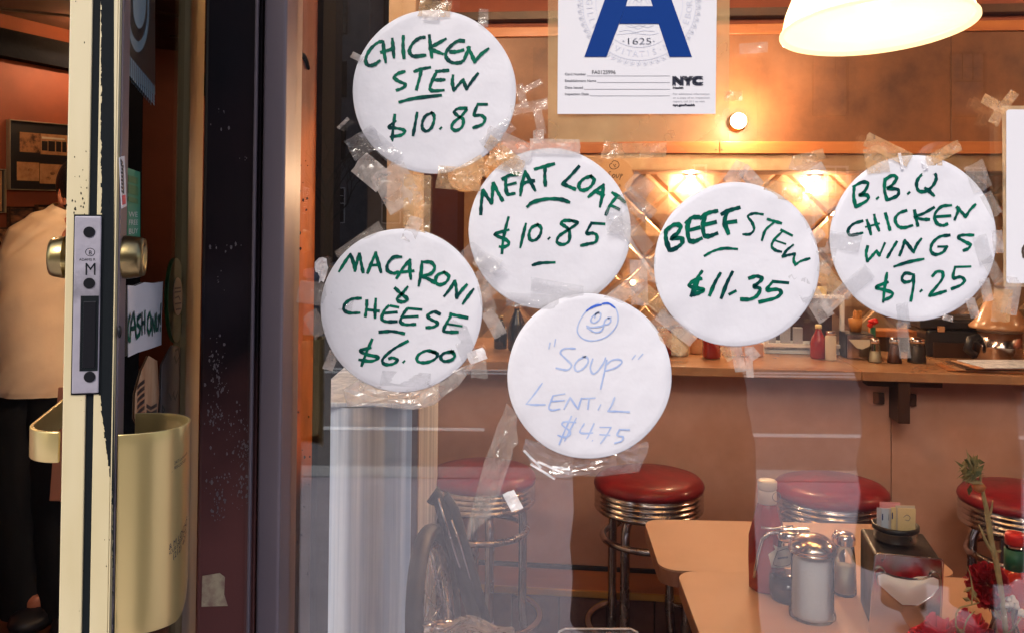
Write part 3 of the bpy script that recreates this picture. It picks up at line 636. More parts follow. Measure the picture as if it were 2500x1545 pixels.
def crumple(parent, pts, kind='tape_frost', amp=.003, name='tape', seed=3):
    """irregular wrinkled patch of film filling the polygon pts (photo px)"""
    rnd = random.Random(seed); cx = sum(p[0] for p in pts)/len(pts); cy = sum(p[1] for p in pts)/len(pts); rings = 6; mb = MB(); n = len(pts); dens = []
    for a, b in zip(pts, pts[1:]+pts[:1]): dens += [a, ((a[0]+b[0])/2+rnd.uniform(-3, 3), (a[1]+b[1])/2+rnd.uniform(-3, 3))]
    n = len(dens); vs = [P(cx, cy, YI+.002+amp*rnd.random())]; fs = []
    for r in range(1, rings+1):
        for (x, y) in dens:
            t = r/rings; vs.append(P(cx+(x-cx)*t+rnd.uniform(-2, 2), cy+(y-cy)*t+rnd.uniform(-2, 2), YI+.0012+amp*rnd.random()))
    for k in range(n): fs.append((0, 1+k, 1+(k+1) % n))
    for r in range(rings-1):
        for k in range(n):
            a = 1+r*n+k; b = 1+r*n+(k+1) % n; fs.append((a, a+n, b+n, b))
    return mb.add(vs, fs, False).build(name, M[kind], parent)
plates = {}
def plate(key, cx, cy, rx, ry, label, depth, seed):
    Y = YI+.0014+depth*.0042
    c = P(cx, cy, Y); t = thing('menu_plate', label, 'paper plate menu', c, 'round plate menus taped to the window'); plates[key] = t; t['d'] = 0
    del t['d']
    rnd = random.Random(seed); n = 96; ph = [rnd.random()*6 for _ in range(6)]
    def warp(x, y):
        return .0007*math.sin(x*.021+ph[0])*math.sin(y*.017+ph[1])+.0005*math.sin((x+y)*.05+ph[2])+.0012*max(0, noise.noise(Vector((x*.02+seed*9, y*.02, 0))))
    rr = [0, .2, .4, .6, .75, .86, .93, .965, .985, 1.0]; vs = [P(cx, cy, Y)]; fs = []
    for q in rr[1:]:
        for k in range(n):
            a = k*2*math.pi/n; wob = 1+.0035*math.sin(3*a+ph[3])+.002*math.sin(7*a+ph[4])
            x = cx+rx*q*wob*math.cos(a); y = cy+ry*q*wob*math.sin(a); lip = .0016 if q >= .985 else (.0004 if q >= .965 else 0)
            vs.append(P(x, y, Y+lip+warp(x-cx, y-cy)*(q**2)))
    # rear side
    for k in range(n): fs.append((0, 1+k, 1+(k+1) % n))
    m_ = len(rr)-1
    for r in range(m_-1):
        for k in range(n):
            a = 1+r*n+k; b = 1+r*n+(k+1) % n; fs.append((a, a+n, b+n, b))
    MB().add(vs, fs, True).build('plate', M['plate'], t, solid=.0008)
    return t, Y-.0009
def S_(*a): return [list(x) for x in a]
t, Yk = plate('chicken', 1060, 225, 199.5, 200, 'round white plate menu reading CHICKEN STEW $10.85, topmost plate in the window', 1, 1)
sc = 3.0233
lettering(t, 'lettering', [[(400,310),(370,318),(320,360),(285,420),(283,465),(305,485),(345,478),(383,450)],
 [(410,310),(415,380),(428,460)], [(477,290),(482,350),(488,425)], [(395,388),(440,375),(485,362)], [(558,270),(556,350),(563,430)],
 [(715,278),(680,283),(635,315),(605,365),(610,400),(640,418),(720,410)], [(750,265),(758,340),(768,425)], [(870,290),(800,330),(752,357),(790,378),(848,400)],
 [(1005,305),(960,305),(905,345),(872,395),(880,435),(920,465),(975,465),(1000,450)], [(905,385),(950,384),(1000,372)],
 [(1005,450),(1025,400),(1048,352)], [(1035,352),(1060,400),(1085,460)], [(1085,460),(1130,405),(1185,362)]], (800, 0), sc, 8.5, Yk, M['ink'], 1)
lettering(t, 'lettering', [[(567,530),(520,545),(490,572),(520,600),(572,625),(555,650),(510,668)], [(640,530),(690,512),(755,500)], [(690,515),(680,570),(655,662)],
 [(890,522),(840,526),(800,530)], [(805,530),(775,590),(755,650),(775,672),(855,668)], [(780,592),(830,592),(862,590)],
 [(925,560),(920,610),(930,670)], [(930,670),(960,635),(1000,590)], [(1000,590),(1010,620),(1025,660)], [(1025,660),(1065,600),(1108,545)],
 [(530,755),(640,728),(835,705)]], (800, 0), sc, 8, Yk, M['ink'], 2)
lettering(t, 'lettering', [[(495,850),(485,930),(475,1040)], [(500,895),(450,940),(500,948),(550,958),(570,975),(540,1000),(465,1012)], [(660,835),(645,920),(630,1000)],
 [(770,835),(725,855),(700,900),(700,950),(730,970),(765,945),(785,890),(782,850),(765,833)], [(830,952)],
 [(1025,800),(960,805),(935,830),(965,860),(1000,885),(990,940),(945,965),(915,945),(930,905),(985,860),(1025,812)],
 [(1175,772),(1110,772)], [(1105,775),(1082,850),(1130,852),(1160,880),(1140,920),(1075,945)]], (800, 0), sc, 7.5, Yk, M['ink'], 3)
t, Yk = plate('meat', 1342, 560, 198, 197, 'round white plate menu reading MEAT LOAF $10.85 in the middle of the window', 2, 2)
sc = 3.78
lettering(t, 'lettering', [[(90,655),(95,550),(110,435)], [(110,435),(150,500),(190,555)], [(190,555),(197,470),(205,370)], [(205,370),(245,450),(290,530)],
 [(435,285),(360,295),(290,330)], [(318,320),(320,390),(335,468),(400,465)], [(325,388),(410,368)],
 [(455,480),(470,380),(500,262)], [(500,262),(540,340),(590,435)], [(468,378),(520,358),(580,348)], [(590,240),(680,215),(765,192)], [(685,220),(680,300),(685,390)],
 [(995,215),(920,300),(845,375)], [(845,375),(900,400),(960,425)], [(1110,305),(1040,330),(995,385),(1010,430),(1060,430),(1110,395),(1135,340),(1105,305)],
 [(1085,495),(1150,440),(1222,385)], [(1222,385),(1212,480),(1190,585)], [(1150,448),(1190,462),(1225,480)],
 [(1305,458),(1360,495),(1420,545)], [(1350,490),(1285,570),(1245,660)], [(1290,575),(1365,610)], [(520,585),(570,545),(700,515),(830,520),(905,545)]], (1150, 350), sc, 8.5, Yk, M['ink'], 4)
lettering(t, 'lettering', [[(345,685),(315,800),(295,900),(285,1015)], [(345,800),(240,830),(225,850),(320,890),(350,930),(300,960),(265,955)], [(505,745),(480,850),(455,960)],
 [(620,750),(560,780),(535,840),(550,895),(600,890),(640,840),(645,780),(610,750)], [(715,882)],
 [(935,715),(860,715),(830,740),(870,770),(905,805),(905,900),(850,935),(795,915),(810,860),(880,810),(980,740),(930,715)],
 [(1230,745),(1110,738)], [(1110,740),(1065,832),(1120,830),(1160,852),(1150,910),(1080,930),(1015,945)], [(568,1125),(640,1106),(770,1100)]], (1150, 350), sc, 7.5, Yk, M['ink'], 5)
t, Yk = plate('mac', 981, 757, 197.5, 199, 'round white plate menu reading MACARONI & CHEESE $6.00 at the left side of the window', 0, 3)
sc = 2.749
lettering(t, 'lettering', [[(215,585),(255,520),(290,470)], [(290,470),(308,520),(320,582)], [(320,582),(335,520),(350,468)], [(350,468),(362,530),(375,592)],
 [(405,595),(435,520),(460,460)], [(460,460),(475,520),(495,590)], [(420,545),(485,542)], [(630,488),(580,490),(540,535),(540,580),(580,598),(610,590)],
 [(600,630),(645,560),(690,508)], [(690,508),(688,570),(695,635)], [(635,590),(712,582)], [(770,520),(763,600),(748,680)], [(770,522),(830,525),(855,560),(830,600),(768,618)], [(768,618),(820,640),(855,662)],
 [(920,590),(875,610),(860,650),(885,675),(930,660),(950,620),(920,590)], [(920,750),(960,700),(990,650)], [(990,650),(1000,700),(1003,762)], [(1003,762),(1030,720),(1070,675)], [(1115,705),(1080,750),(1045,800)],
 [(590,698),(630,735),(670,768),(650,788),(615,785),(605,765),(640,730),(672,690)]], (750, 450), sc, 8, Yk, M['ink'], 6)
lettering(t, 'lettering', [[(360,765),(300,770),(255,800),(245,840),(280,862),(350,862)], [(400,780),(398,830),(390,885)], [(460,770),(455,840),(455,895)], [(395,840),(480,850)],
 [(610,825),(560,815)], [(545,815),(515,850),(500,900),(530,920),(600,920)], [(512,865),(600,857)], [(765,840),(680,832)], [(670,835),(645,870),(625,920),(660,940),(725,938)], [(640,890),(740,885)],
 [(890,870),(850,855),(808,880),(830,905),(875,930),(850,955),(800,960)], [(1075,895),(1000,880),(960,870)], [(965,880),(935,930),(915,980),(950,990),(1010,990)], [(938,935),(1035,950)], [(485,990),(570,985),(650,1000)]], (750, 450), sc, 7.5, Yk, M['ink'], 7)
lettering(t, 'lettering', [[(435,1040),(400,1120),(365,1215)], [(425,1095),(355,1115),(400,1140),(480,1160),(430,1185),(350,1175)], [(675,1050),(600,1090),(545,1130),(505,1175),(520,1205),(570,1205),(605,1180),(575,1162),(550,1168)],
 [(645,1192)], [(860,1125),(800,1115),(745,1145),(740,1185),(790,1195),(850,1175),(875,1140),(835,1122)], [(980,1120),(920,1130),(895,1160),(920,1185),(970,1175),(990,1145),(965,1118)]], (750, 450), sc, 7.5, Yk, M['ink'], 8)
t, Yk = plate('beef', 1798, 646, 202, 200, 'round white plate menu reading BEEF STEW $11.35 right of the middle of the window', 0, 4)
sc = 3.024
lettering(t, 'lettering', [[(228,495),(230,560),(255,640)], [(232,490),(290,450),(335,462),(318,510),(272,552),(340,550),(348,585),(310,620),(262,642)],
 [(470,395),(420,400),(380,438)], [(410,405),(388,470),(400,560),(440,573),(490,552)], [(400,492),(475,472)],
 [(605,350),(540,365),(485,402)], [(520,378),(503,450),(512,525),(550,535),(605,515)], [(510,452),(595,432)], [(770,325),(700,345),(643,372)], [(685,352),(662,430),(690,515)], [(665,437),(745,427)]], (1550, 400), sc, 10.5, Yk, M['ink'], 9)
lettering(t, 'lettering', [[(945,375),(880,368),(835,390),(865,435),(880,485),(850,520),(800,522)], [(980,410),(1030,425),(1080,440)], [(1030,430),(965,490),(938,565)],
 [(1080,490),(1160,530)], [(1090,500),(1030,560),(1010,610),(1040,640),(1080,650)], [(1040,568),(1110,592)], [(1168,600),(1120,640),(1090,685)], [(1090,685),(1130,675),(1182,665)], [(1182,665),(1172,710),(1185,748)], [(1185,748),(1225,720),(1290,700)],
 [(515,680),(580,645),(660,625),(755,630)]], (1550, 400), sc, 6.5, Yk, M['ink'], 10)
lettering(t, 'lettering', [[(495,795),(460,850),(415,975)], [(490,850),(440,860),(400,900),(440,915),(510,932),(470,955),(415,972)], [(478,840),(440,960)], [(630,810),(590,880),(552,970)], [(720,800),(680,880),(638,990)], [(700,962),(742,940)],
 [(845,845),(900,830),(938,850),(905,885),(880,905),(925,925),(900,975),(850,1000),(785,1000)], [(1130,880),(1020,870)], [(1010,880),(975,930),(1050,928),(1080,950),(1040,990),(920,1020)]], (1550, 400), sc, 9, Yk, M['ink'], 11)
t, Yk = plate('bbq', 2229.5, 582, 203.5, 202, 'round white plate menu reading B.B.Q CHICKEN WINGS $9.25, rightmost plate', 1, 5)
sc = 2.75
lettering(t, 'lettering', [[(235,435),(232,500),(245,565)], [(230,430),(290,400),(328,412),(300,468),(268,488),(322,488),(322,522),(248,565)], [(388,510)], [(442,380),(438,450),(455,520)], [(440,385),(490,355),(520,372),(490,420),(460,440),(528,450),(525,490),(460,520)], [(597,477)],
 [(745,335),(690,350),(655,400),(665,455),(710,462),(758,430),(785,380),(775,340),(735,332)], [(712,440),(740,462),(770,490)]], (2000, 300), sc, 8, Yk, M['ink'], 12)
lettering(t, 'lettering', [[(290,660),(230,680),(195,720),(205,755),(250,750),(290,740)], [(320,655),(335,700),(347,750)], [(370,620),(380,670),(402,725)], [(315,700),(400,678)], [(445,610),(460,665),(475,720)],
 [(585,590),(535,610),(510,650),(530,695),(570,705),(625,690)], [(640,590),(650,640),(662,692)], [(770,570),(700,610),(642,632),(690,648),(738,650)],
 [(885,555),(820,565),(775,620),(790,675),(830,690),(860,680)], [(785,632),(880,625)], [(910,650),(930,600),(935,570)], [(925,568),(955,600),(985,632)], [(985,632),(1010,590),(1048,550)]], (2000, 300), sc, 7.5, Yk, M['ink'], 13)
lettering(t, 'lettering', [[(325,830),(315,880),(325,930)], [(325,930),(355,895),(385,860)], [(385,860),(398,880),(405,892)], [(405,892),(440,810)], [(520,800),(490,850),(458,905)], [(540,890),(560,840),(575,790)], [(575,790),(605,830),(635,870)], [(635,870),(655,820),(685,780)],
 [(875,755),(810,765),(760,810),(750,860),(780,885),(830,870),(858,832)], [(858,832),(800,832)], [(1035,755),(960,755),(935,772),(980,800),(1015,820),(1000,845),(970,858)], [(505,965),(600,935),(700,915)]], (2000, 300), sc, 7.5, Yk, M['ink'], 14)
lettering(t, 'lettering', [[(455,1010),(440,1100),(430,1200)], [(460,1070),(380,1105),(430,1120),(490,1142),(480,1170),(430,1192)], [(635,1020),(580,1010),(555,1045),(575,1070),(620,1060),(635,1030)], [(635,1030),(632,1100),(615,1195)], [(680,1132)],
 [(760,1030),(790,1000),(828,1005),(825,1050),(780,1110),(740,1160),(800,1145),(850,1130)], [(1015,965),(915,968)], [(912,970),(900,1040),(950,1035),(975,1060),(950,1090),(890,1115)]], (2000, 300), sc, 7.5, Yk, M['ink'], 15)
t, Yk = plate('soup', 1438.5, 918, 200.5, 201, 'round white plate menu reading "SOUP" LENTIL $4.75 with smiling face in blue, lowest plate', 0, 6)
sc = 3.36
lettering(t, 'smiling_face', [[(880,138),(820,165),(760,220),(715,300),(705,370),(750,425),(830,442),(930,415),(1005,350),(1038,270),(1025,190),(980,145),(930,136)]], (1200, 700), sc, 3.2, Yk, M['ink_blue'], 16)
lettering(t, 'smiling_face', [[(780,198),(830,165),(900,148)], [(800,185),(850,160),(890,150)], [(910,140),(960,138),(1010,172)]], (1200, 700), sc, 4.4, Yk-.00025, M['ink_navy'], 17)
lettering(t, 'smiling_face', [[(880,210),(830,240),(815,280),(845,295),(885,265),(895,220),(860,215),(845,255)], [(980,250),(935,270),(925,305),(955,305),(980,275),(955,252)], [(780,320),(820,332),(900,322),(925,300)], [(785,335),(850,372),(900,360),(925,310)]], (1200, 700), sc, 3.6, Yk-.0003, M['ink_blue'], 18)
lettering(t, 'lettering', [[(480,460),(470,505)], [(525,430),(515,485)], [(1180,560),(1155,590)], [(1240,550),(1205,590)], [(685,505),(600,505),(565,540),(610,590),(655,640),(620,680),(530,665)],
 [(770,570),(710,600),(680,650),(700,690),(750,670),(790,620),(785,580),(750,570)], [(830,590),(810,660),(830,710),(870,690),(920,620),(935,580)], [(945,600),(925,700),(895,835)], [(935,640),(990,600),(1050,595),(1068,620),(1020,660),(930,690)]], (1200, 700), sc, 4.3, Yk, M['ink_blue'], 19)
lettering(t, 'lettering', [[(415,790),(350,880),(285,960)], [(285,960),(350,966),(440,965)], [(600,875),(510,890)], [(505,890),(490,930),(470,990),(500,1010),(560,1000)], [(488,938),(595,930)],
 [(595,1000),(620,950),(645,905)], [(645,905),(680,960),(710,1000)], [(710,1000),(725,950),(740,910)], [(735,915),(850,910)], [(800,915),(790,1000)], [(895,965),(875,1005)], [(1010,905),(985,970),(955,1018)], [(955,1018),(1040,1020),(1130,1025)]], (1200, 700), sc, 4.3, Yk, M['ink_blue'], 20)
lettering(t, 'lettering', [[(655,1060),(600,1180),(555,1290)], [(695,1075),(645,1170),(600,1260)], [(690,1110),(600,1105),(580,1130),(640,1180),(640,1215),(590,1230),(545,1215)],
 [(760,1120),(725,1190),(790,1200),(830,1195)], [(840,1120),(790,1230),(735,1330)], [(825,1262)], [(890,1150),(980,1150)], [(980,1150),(940,1220),(895,1280)], [(890,1210),(970,1215)], [(1130,1170),(1050,1168)], [(1050,1168),(1030,1215),(1078,1228),(1065,1262),(1010,1280)]], (1200, 700), sc, 4.2, Yk, M['ink_blue'], 21)
# ---- tape holding the plates (parts of the plate they hold)
def tp(key, *rows):
    for r in rows: tape(plates[key], *r)
B = False
tp('chicken', (1062, 22, 78, 40, 2, 'amber', B), (1180, 44, 44, 24, 92, 'tape', B), (1292, 262, 90, 26, -12, 'tape', B), (1318, 300, 60, 22, 78, 'tape', B), (1274, 235, 60, 20, 75, 'tape', B),
   (1300, 210, 50, 14, -28, 'tape', B), (1243, 352, 120, 44, 24, 'frost', B), (1235, 398, 90, 40, 20, 'amber', B), (872, 140, 30, 16, 25, 'frost', B), (888, 350, 80, 55, -30, 'clear', B), (905, 420, 80, 60, 40, 'frost', B),
   (1050, 38, 40, 24, 2, 'frost', True), (1315, 335, 34, 26, 88, 'frost', B), (838, 302, 36, 9, -45, 'frost', B), (968, 458, 110, 90, 62, 'frost', B), (1120, 436, 110, 56, 4, 'amber', B))
tp('meat', (1355, 358, 122, 36, 1, 'frost', B), (1487, 366, 32, 44, 10, 'amber', B), (1558, 368, 138, 36, -1, 'amber', B), (1225, 372, 90, 34, 38, 'amber', B), (1150, 420, 80, 50, -30, 'amber', B),
   (1556, 500, 92, 44, 42, 'tape', B), (1552, 565, 110, 34, 55, 'tape', B), (1560, 620, 150, 9, 58, 'frost', B), (1560, 690, 110, 42, 88, 'frost', B), (1600, 735, 80, 40, 40, 'amber', B),
   (1520, 715, 90, 40, -38, 'frost', B), (1562, 455, 60, 50, 36, 'tape', B), (1598, 660, 70, 60, 18, 'tape', B), (1640, 590, 60, 34, 60, 'tape', B))
tp('mac', (1018, 500, 150, 66, 91, 'amber', B), (1006, 560, 62, 34, 112, 'frost', True), (762, 716, 70, 56, 8, 'tape', B), (808, 880, 48, 26, 112, 'frost', B), (1206, 790, 70, 34, 60, 'frost', B),
   (1186, 728, 66, 34, 70, 'tape', B), (1164, 868, 44, 30, -20, 'white', B), (1168, 895, 54, 40, 85, 'tape', B), (1176, 700, 70, 40, 50, 'tape', B), (880, 595, 130, 40, -35, 'tape', B), (1190, 640, 60, 40, 25, 'tape', B),
   (770, 790, 60, 40, 60, 'tape', B))
tp('beef', (1798, 424, 62, 38, -55, 'frost', B), (1834, 436, 64, 34, 48, 'frost', B), (1912, 466, 96, 44, 9, 'amber', B), (1650, 800, 110, 30, 38, 'frost', B), (1608, 792, 60, 34, -30, 'tape', B),
   (1802, 874, 66, 28, 78, 'frost', B), (1829, 884, 74, 18, 86, 'frost', B), (1778, 860, 40, 26, 60, 'amber', B), (1560, 505, 30, 20, 0, 'tape', B), (2010, 668, 110, 42, 52, 'amber', B), (1996, 742, 84, 44, 58, 'frost', B),
   (2000, 640, 70, 46, 20, 'tape', B), (1640, 835, 80, 30, 42, 'amber', B), (1838, 862, 30, 24, 50, 'frost', B))
tp('bbq', (2168, 366, 120, 36, 26, 'amber', B), (2140, 392, 60, 56, 80, 'amber', B), (2310, 372, 78, 28, -28, 'amber', B), (2280, 392, 40, 26, 0, 'amber', B), (2200, 394, 40, 7, 78, 'white', True),
   (2258, 404, 24, 12, 75, 'white', True), (2040, 730, 80, 34, -42, 'frost', B), (2375, 752, 50, 24, 72, 'frost', B), (2408, 708, 56, 26, 78, 'frost', B), (2206, 830, 88, 28, 84, 'tape', B), (2388, 432, 70, 50, 70, 'tape', B),
   (2436, 590, 56, 26, 85, 'frost', B), (2425, 660, 70, 30, 60, 'tape', B), (2314, 776, 26, 14, 15, 'frost', B), (2420, 500, 60, 30, 60, 'tape', B), (2446, 745, 80, 46, 96, 'amber', B), (1995, 500, 50, 40, 40, 'tape', B))
crumple(plates['mac'], [(770, 640), (780, 628), (796, 634), (802, 655), (792, 688), (780, 690), (777, 670), (770, 665)], 'tape_white', .003, seed=1)
crumple(plates['mac'], [(838, 950), (880, 915), (950, 950), (1040, 945), (1110, 910), (1165, 880), (1120, 940), (1060, 985), (1010, 1000), (920, 990), (850, 992)], 'tape_frost', .005, seed=2)
crumple(plates['soup'], [(1238, 985), (1262, 1010), (1264, 1080), (1250, 1110), (1226, 1180), (1196, 1262), (1140, 1320), (1152, 1240), (1180, 1130), (1214, 1040)], 'tape', .006, seed=4)
crumple(plates['soup'], [(1282, 1070), (1330, 1090), (1400, 1118), (1480, 1118), (1550, 1085), (1582, 1075), (1580, 1110), (1560, 1150), (1460, 1162), (1370, 1165), (1300, 1140), (1275, 1100)], 'tape_clear', .008, seed=5)
for k, (x, y, L_, a) in enumerate(((1325, 1150, 70, 32), (1340, 1138, 60, 24), (1370, 1142, 44, 8), (1300, 1120, 60, 45))): tape(plates['soup'], x, y, L_, 6, a, 'white', B)
for k, (x, y, a) in enumerate(((1360, 705, 10), (1300, 735, 4))): tape(plates['meat'], x, y, 130, 34, a, 'clear', True)
tape(plates['soup'], 1374, 766, 20, 3, 88, 'white', True)
for kk, x, y, L_, w_, a_ in (('chicken', 930, 355, 110, 40, 42), ('chicken', 1215, 330, 90, 36, -40), ('mac', 820, 730, 90, 44, 20), ('mac', 1130, 830, 110, 42, 70), ('mac', 990, 925, 120, 36, 3), ('meat', 1180, 640, 110, 44, 40),
        ('meat', 1500, 540, 70, 40, 88), ('beef', 1960, 700, 80, 38, 60), ('beef', 1640, 790, 80, 34, 40), ('bbq', 2060, 590, 80, 44, 8), ('bbq', 2090, 690, 90, 40, -40), ('bbq', 2400, 610, 70, 36, 75), ('bbq', 2205, 770, 60, 30, 84)):
    tape(plates[kk], x, y, L_, w_, a_, 'clear', True)
# ---- loose tape left on the glass
loose = [(1700, 440, 60, 30, 20, 'tape', 'small clear tape scrap on the glass left of the BEEF STEW plate top'),
 (1985, 425, 66, 30, -32, 'frost', 'pale folded tape scrap above the gap between BEEF STEW and B.B.Q plates'),
 (1975, 385, 78, 26, -14, 'amber', 'crumpled amber tape strip over the orange trim, left of the B.B.Q plate top'),
 (1968, 405, 80, 34, 12, 'tape', 'clear tape loop just under the crumpled strip near the orange trim'),
 (2010, 452, 50, 28, 30, 'tape', 'clear tape scrap beside the upper left rim of the B.B.Q plate'),
 (1960, 480, 44, 30, 45, 'tape', 'clear tape square right of the BEEF STEW plate top'),
 (2018, 500, 50, 36, 20, 'tape', 'milky tape square against the left rim of the B.B.Q plate'),
 (1975, 530, 60, 40, -40, 'tape', 'diamond shaped tape piece in the gap between BEEF STEW and B.B.Q plates'),
 (1990, 580, 50, 30, -45, 'frost', 'white tape corner low in the gap between BEEF STEW and B.B.Q plates'),
 (2012, 612, 60, 14, 5, 'tape', 'thin tape sliver left of the dollar line of the B.B.Q plate'),
 (1252, 1222, 50, 30, 62, 'white', 'small white tape square over the leftmost red stool'),
 (1840, 118, 70, 26, -4, 'tape', 'faint tape strip on the glass left of the pendant lamp'),
 (1790, 235, 44, 24, 0, 'amber', 'amber tape tab on the right edge of the inspection card sleeve'),
 (1520, 560, 60, 40, 30, 'tape', 'clear tape scrap touching the right rim of the MEAT LOAF plate')]
for x, y, L_, w_, a_, k_, lb in loose:
    o = tape(None, x, y, L_, w_, a_, k_, B); o.name = 'tape_scrap'; tag(o, lb, 'tape', 'loose tape scraps on the window')
# ================================================================== INSPECTION CARD
YK = YI+.003
card = thing('inspection_card', 'white health inspection grade card with big blue letter A in a clear sleeve', 'card', P(1552, 100, YK))
def poly(mb, pts, Y, d=.0004): return mb.prism([P(x, y, Y) for x, y in pts], (0, d, 0))
poly(MB(), [(1364, -200), (1752, -200), (1747, 279), (1361, 279)], YK, .0006).build('sheet', M['paper'], card)
def z2(pts): return [(1300+x/3.0233, y/3.0233) for x, y in pts]
mb = MB(); poly(mb, z2([(383, 422), (715, -440), (845, -440), (1177, 422), (1012, 422), (935, 178), (640, 178), (545, 422)]), YK-.0009)
mb2 = MB()
# letter A with an open counter: two legs, crossbar, cap
mb = MB()
poly(mb, z2([(383, 422), (545, 422), (688, 48), (760, -230), (690, -440)]), YK-.0009)
poly(mb, z2([(1177, 422), (1012, 422), (888, 48), (800, -230), (870, -440)]), YK-.0009)
poly(mb, z2([(640, 178), (935, 178), (888, 48), (688, 48)]), YK-.00095)
poly(mb, z2([(690, -440), (870, -440), (800, -230), (760, -230)]), YK-.00095)
mb.build('letter', M['blue'], card)
def fontmesh(txt, res=4):
    cu = bpy.data.curves.new('t', 'FONT'); cu.body = txt; cu.resolution_u = res; ob = bpy.data.objects.new('t', cu); C.objects.link(ob)
    bpy.context.view_layer.update(); me = bpy.data.meshes.new_from_object(ob); bpy.data.objects.remove(ob)
    vs = [(v.co.x, v.co.y) for v in me.vertices]; fs = [tuple(p.vertices) for p in me.polygons]; bpy.data.meshes.remove(me); return vs, fs
def ptext(txt, px, py, h, Y, mt, parent, w=None, bold=0, shear=0, name='lettering'):
    vs, fs = fontmesh(txt); x0_ = min(v[0] for v in vs); W_ = max(v[0] for v in vs)-x0_; k = h/.70; kx = (w/W_) if w else k
    mb = MB()
    for dx, dy in ([(0, 0)] if not bold else [(-bold, -bold), (bold, bold), (-bold, bold), (bold, -bold), (0, 0)]):
        mb.add([P(px+(x-x0_)*kx+dx+shear*y, py-y*k+dy, Y-.00001*abs(dx*3+dy)) for x, y in vs], fs)
    return mb.build(name, mt, parent)
def cyl_text(txt, cx, cy, r, step, i0, h, Y, mt, parent):
    mb = MB()
    for i, ch in enumerate(txt):
        if ch == ' ': continue
        vs, fs = fontmesh(ch, 2); W_ = max(v[0] for v in vs)+min(v[0] for v in vs); a = (i-i0)*step      # a=0 at the bottom, positive to the right
        ca, sa = math.cos(a), math.sin(a); k = h/.7; out = []
        for x, y in vs:
            lx_, ly = (x-W_/2)*k, y*k-h/2; rr = r-ly
            out.append(P(cx+sa*rr+ca*lx_, cy+ca*rr-sa*lx_, Y))
        mb.add(out, fs)
    mb.build('seal_lettering', mt, parent)
sx, sy = 1300+788/3.0233, 30/3.0233
def arc(cx, cy, r, a0, a1, n): return [(cx+r*math.sin(a0+(a1-a0)*k/n), cy+r*math.cos(a0+(a1-a0)*k/n)) for k in range(n+1)]
cyl_text('SIGILLVM·CIVITATIS·NOVI·EBORACI·', sx, sy, 122, .128, 14.6, 15, YK-.0005, M['seal'], card)
mb = MB(); rn = random.Random(1)
for r_, w_ in ((138, 1.4), (106, 1.4)): ink(mb, arc(sx, sy, r_, -3.1, 3.1, 60), w_, YK-.00045, rn, vary=0)
for k in range(56):
    a = -3.0+k*.109
    for da, r1, r2 in ((.0, 139, 152), (.03, 143, 150)):
        ink(mb, [(sx+math.sin(a+da)*r1, sy+math.cos(a+da)*r1), (sx+math.sin(a+da+.03)*r2, sy+math.cos(a+da+.03)*r2), (sx+math.sin(a+da+.06)*r1, sy+math.cos(a+da+.06)*r1)], 1.3, YK-.00045, rn, vary=0)
for s_ in ([(690, 190), (740, 205), (790, 190), (850, 205), (890, 188)], [(640, 235), (700, 225), (760, 240), (820, 228), (900, 235)], [(620, 258), (740, 248), (860, 258), (930, 248)], [(720, 180), (780, 215), (840, 180)],
           [(740, 30), (760, 0), (790, 20), (820, -10), (850, 30)], [(770, 40), (772, -60)], [(800, 42), (805, -60)], [(710, 30), (740, -40)], [(870, 30), (840, -40)]):
    ink(mb, z2(s_), 1.5, YK-.00045, rn, vary=0)
mb.build('seal', M['seal'], card)
ptext('·1625·', 1300+665/3.0233, 330/3.0233, 16, YK-.0005, M['seal'], card, 78, .4)
for tx, yy, x1 in (('Card Number', 557, 395), ('Establishment Name', 606, 470), ('Date Issued', 656, 372), ('Inspection Date', 704, 415)):
    ptext(tx, 1300+240/3.0233, yy/3.0233, 5.6, YK-.0005, M['greyprint'], card, (x1-240)/3.0233, .15)
    poly(MB(), z2([(x1+8, yy+4), (1015, yy+4), (1015, yy+6.5), (x1+8, yy+6.5)]), YK-.0005, .0002).build('rule_line', M['greyprint'], card)
ptext('FA0125996', 1300+440/3.0233, 548/3.0233, 9, YK-.0005, M['greyprint'], card, 57, .1)
ptext('NYC', 1300+1040/3.0233, 626/3.0233, 18.5, YK-.0005, M['blackprint'], card, 70, 2.6)
ptext('Health', 1300+1037/3.0233, 657/3.0233, 4.6, YK-.0005, M['blackprint'], card, 25, .5)
for tx, yy in (('For additional information', 702), ('or a copy of an inspection', 730), ('report, call 311 or visit', 757)): ptext(tx, 1300+1037/3.0233, yy/3.0233, 4.6, YK-.0005, M['greyprint'], card, (270 if yy < 750 else 235)/3.0233)
ptext('nyc.gov/health', 1300+1037/3.0233, 785/3.0233, 5.2, YK-.0005, M['blackprint'], card, 53, .5)
def filmsheet(pts4, Y, amp, mt, name, parent, nu=26, nv=26, seed=0):
    (a, b, c, d) = [Vector(p) for p in pts4]
    def fn(u, v):
        p = a*(1-u)*(1-v)+b*u*(1-v)+c*u*v+d*(1-u)*v
        return P(p.x, p.y, Y+amp*noise.noise(Vector((u*4+seed, v*5, seed))))
    return MB().grid(fn, nu, nv).build(name, mt, parent)
filmsheet([(1338, -210), (1782, -210), (1780, 345), (1338, 348)], YK+.004, .002, film('amber backlit sleeve', (.85, .62, .34, 1), .40, .08, bump=.5, bscale=9), 'sleeve', card)  # sleeve tint carries the amber light from inside
